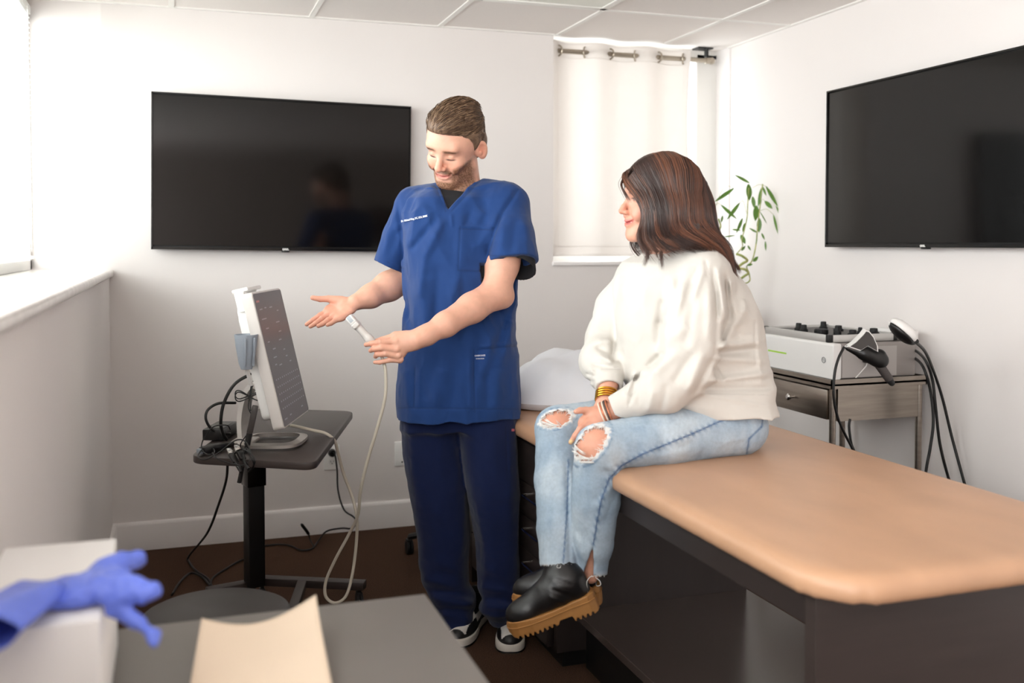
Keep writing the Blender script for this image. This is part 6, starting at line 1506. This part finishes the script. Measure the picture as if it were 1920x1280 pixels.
# --- rolling stool base behind the man, only casters and a strut show
rsb = thing('rolling_stool', 'rolling stool behind the standing person, only casters and pale strut visible', 'stool', (1.13, 4.15, 0), group='round seated rolling stools')
for k in range(5):
    a = 2*PI*k/5+math.radians(217); x_, y_ = .20*math.cos(a), .20*math.sin(a)
    MB().tube([(0, 0, .11), (x_*.6, y_*.6, .095), (x_, y_, .075)], [.022, .017, .013], 8).build('base_arm', M['black'], rsb); caster((x_, y_, 0), rsb, 1.15)
MB().cyl((0, 0, .10), (0, 0, .40), .024).build('gas_lift', M['white2'], rsb)
MB().lathe([(0, .40), (.17, .40), (.18, .41), (.18, .45), (.165, .465), (0, .47)], 40).build('seat', M['greyseat'], rsb)
# --- grey round stool in front
fs_ = thing('stool', 'round dark grey stool seat in front of the rolling table', 'stool', (.086, 2.468, 0), group='round seated rolling stools')
MB().lathe([(0, .44), (.160, .44), (.172, .447), (.176, .462), (.172, .476), (.160, .482), (0, .484)], 56).build('seat', M['greyseat'], fs_, angle=60)
MB().cyl((0, 0, .08), (0, 0, .44), .025).build('gas_lift', M['black'], fs_)
for k in range(5):
    a = 2*PI*k/5+.9; x_, y_ = .21*math.cos(a), .21*math.sin(a)
    MB().tube([(0, 0, .10), (x_*.6, y_*.6, .09), (x_, y_, .07)], [.022, .017, .013], 8).build('base_arm', M['black'], fs_); caster((x_, y_, 0), fs_, 1.)
# --- foreground desk
dk = thing('desk', 'matte grey desk cutting across the lower left foreground', 'desk', (0, 1.30, 0))
MB().span((-.26, -.45, .705), (.422, .437, .730), bev=.002).build('desktop', M['greydesk'], dk)
MB().span((-.255, -.44, 0), (-.235, .45, .705)).build('side_panel', M['greydesk'], dk); MB().span((.39, -.44, 0), (.41, .45, .705)).build('side_panel', M['greydesk'], dk)
MB().span((-.235, .40, .25), (.39, .410, .705)).build('modesty_panel', M['greydesk'], dk)
# --- open cream folder : sheet with lifted corners
M['paper'] = mat('cream_card', (226, 205, 182), .75, var=.03, vscale=6)
M['papers'] = mat('white_paper', (240, 238, 236), .8, var=.01)
fo = thing('folder', 'cream paper folder with a curled upper edge lying on the grey desk', 'folder', (.13, 1.50, .731))
FO = np.array(fo.location)
tl_, tr_, bl__, br__ = atZ(378, 1158, .765), atZ(592, 1128, .785), atZ(348, 1330, .735), atZ(632, 1330, .735)
V = []; Fc = []; n = 24
for i in range(n+1):
    for j in range(n+1):
        u, v = i/n, j/n; top = tl_*(1-u)+tr_*u; bot = bl__*(1-u)+br__*u; p = top*(1-v)+bot*v
        p = p+np.array([0, 0, 1.])*(-.026*math.sin(PI*u)*(1-v)**1.6+.012*(1-v)**6*u)
        p[2] = max(p[2], .733); V.append(p-FO)
for i in range(n):
    for j in range(n): a = i*(n+1)+j; Fc.append((a, a+1, a+n+2, a+n+1))
o = np_mesh('cover', V, Fc, M['paper'], fo); s = o.modifiers.new('t', 'SOLIDIFY'); s.thickness = .0012
MB().span((-.10, -.28, .0), (.06, .06, .0015)).build('back_cover', M['paper'], fo)
# --- box of gloves
gb = thing('glove_box', 'white cardboard box under the blue gloves on the near left desk corner', 'box', (-.17, 1.485, .730))
MB().box((0, 0, .085), (.158, .36, .17), bev=.003).build('carton', M['papers'], gb)
# gloves : limp nitrile glove lying over the box, fingers hanging past its edge
M['nitrile'] = mat('blue_nitrile', (104, 126, 228), .38, bump=.5, bscale=45, var=.12, vscale=14, spec=.5)
gl = thing('glove', 'crumpled blue nitrile glove lying across the white box, fingers to the right', 'glove', (-.15, 1.38, .902), group='blue nitrile gloves on the white box')
GO = np.array(gl.location); z0 = .915
q = lambda x, y, z=z0: atZ(x, y, z)
go = [('u', .02, cone(q(70, 1120), q(150, 1110), .034, .034, n=(0, 0, 1), f=.42)), ('u', .02, cone(q(150, 1105), q(205, 1085, .92), .034, .030, n=(0, 0, 1), f=.5)),
      ('u', .010, chain([q(190, 1070, .925), q(225, 1052, .928), q(252, 1045, .925)], [.014, .0135, .012])[0]), ('u', .008, cone(q(205, 1062, .928), q(256, 1048, .926), .0135, .0125)),
      ('u', .010, cone(q(190, 1095, .925), q(240, 1098, .925), .014, .0125)), ('u', .006, cone(q(235, 1096, .925), q(284, 1106, .92), .0130, .0120)),
      ('u', .010, cone(q(200, 1115, .915), q(262, 1118, .915), .012, .0105)), ('u', .008, cone(q(215, 1140, .90), q(262, 1168, .885), .011, .0085)), ('u', .006, cone(q(262, 1168, .885), q(288, 1192, .875), .0085, .0065)), ('u', .006, cone(q(288, 1192, .875), q(289, 1204, .87), .007, .006))]
gV, gQ = surf(go, .0022, disp=lambda P: .0028*vnoise(P, 55, 4)+.0012*vnoise(P, 130, 5), smooth=2)
fast_mesh('glove_hand', gV-GO, gQ, M['nitrile'], gl)
# open cuff
cv = MB(); cc1, cc2 = q(75, 1118, .918), q(-45, 1215, .918)
ax_ = nz_(cc2-cc1); s1 = nz_(np.cross(ax_, [0, 0, 1])); rings = []
for k in range(10):
    t = k/9; c = cc1*(1-t)+cc2*t+np.array([0, 0, .010+.008*t]); w1 = .032+.016*t; w2 = .013+.010*t
    rings.append([cv.bm.verts.new(tuple(c+s1*w1*math.cos(a)+np.array([0, 0, 1])*(w2*math.sin(a)+.003*math.sin(3*a+4*t))-GO)) for a in np.linspace(0, 2*PI, 29)[:-1]])
for A, B in zip(rings, rings[1:]):
    for j in range(28): cv.bm.faces.new((A[j], A[(j+1) % 28], B[(j+1) % 28], B[j]))
o = cv.build('glove_cuff', M['nitrile'], gl, angle=None); s = o.modifiers.new('t', 'SOLIDIFY'); s.thickness = .001
gl2 = thing('glove', 'second blue glove half pulled out of the box, at the left frame edge', 'glove', (-.2, 1.33, .902), group='blue nitrile gloves on the white box'); GO2 = np.array(gl2.location)
go = [('u', .02, cone(q(-60, 1180, .905), q(20, 1150, .905), .030, .024, n=(0, 0, 1), f=.4)), ('u', .01, cone(q(20, 1150, .905), q(80, 1130, .905), .02, .016, n=(0, 0, 1), f=.5))]
gV, gQ = surf(go, .003, disp=lambda P: .003*vnoise(P, 50, 6), smooth=2); fast_mesh('glove_hand', gV-GO2, gQ, M['nitrile'], gl2)
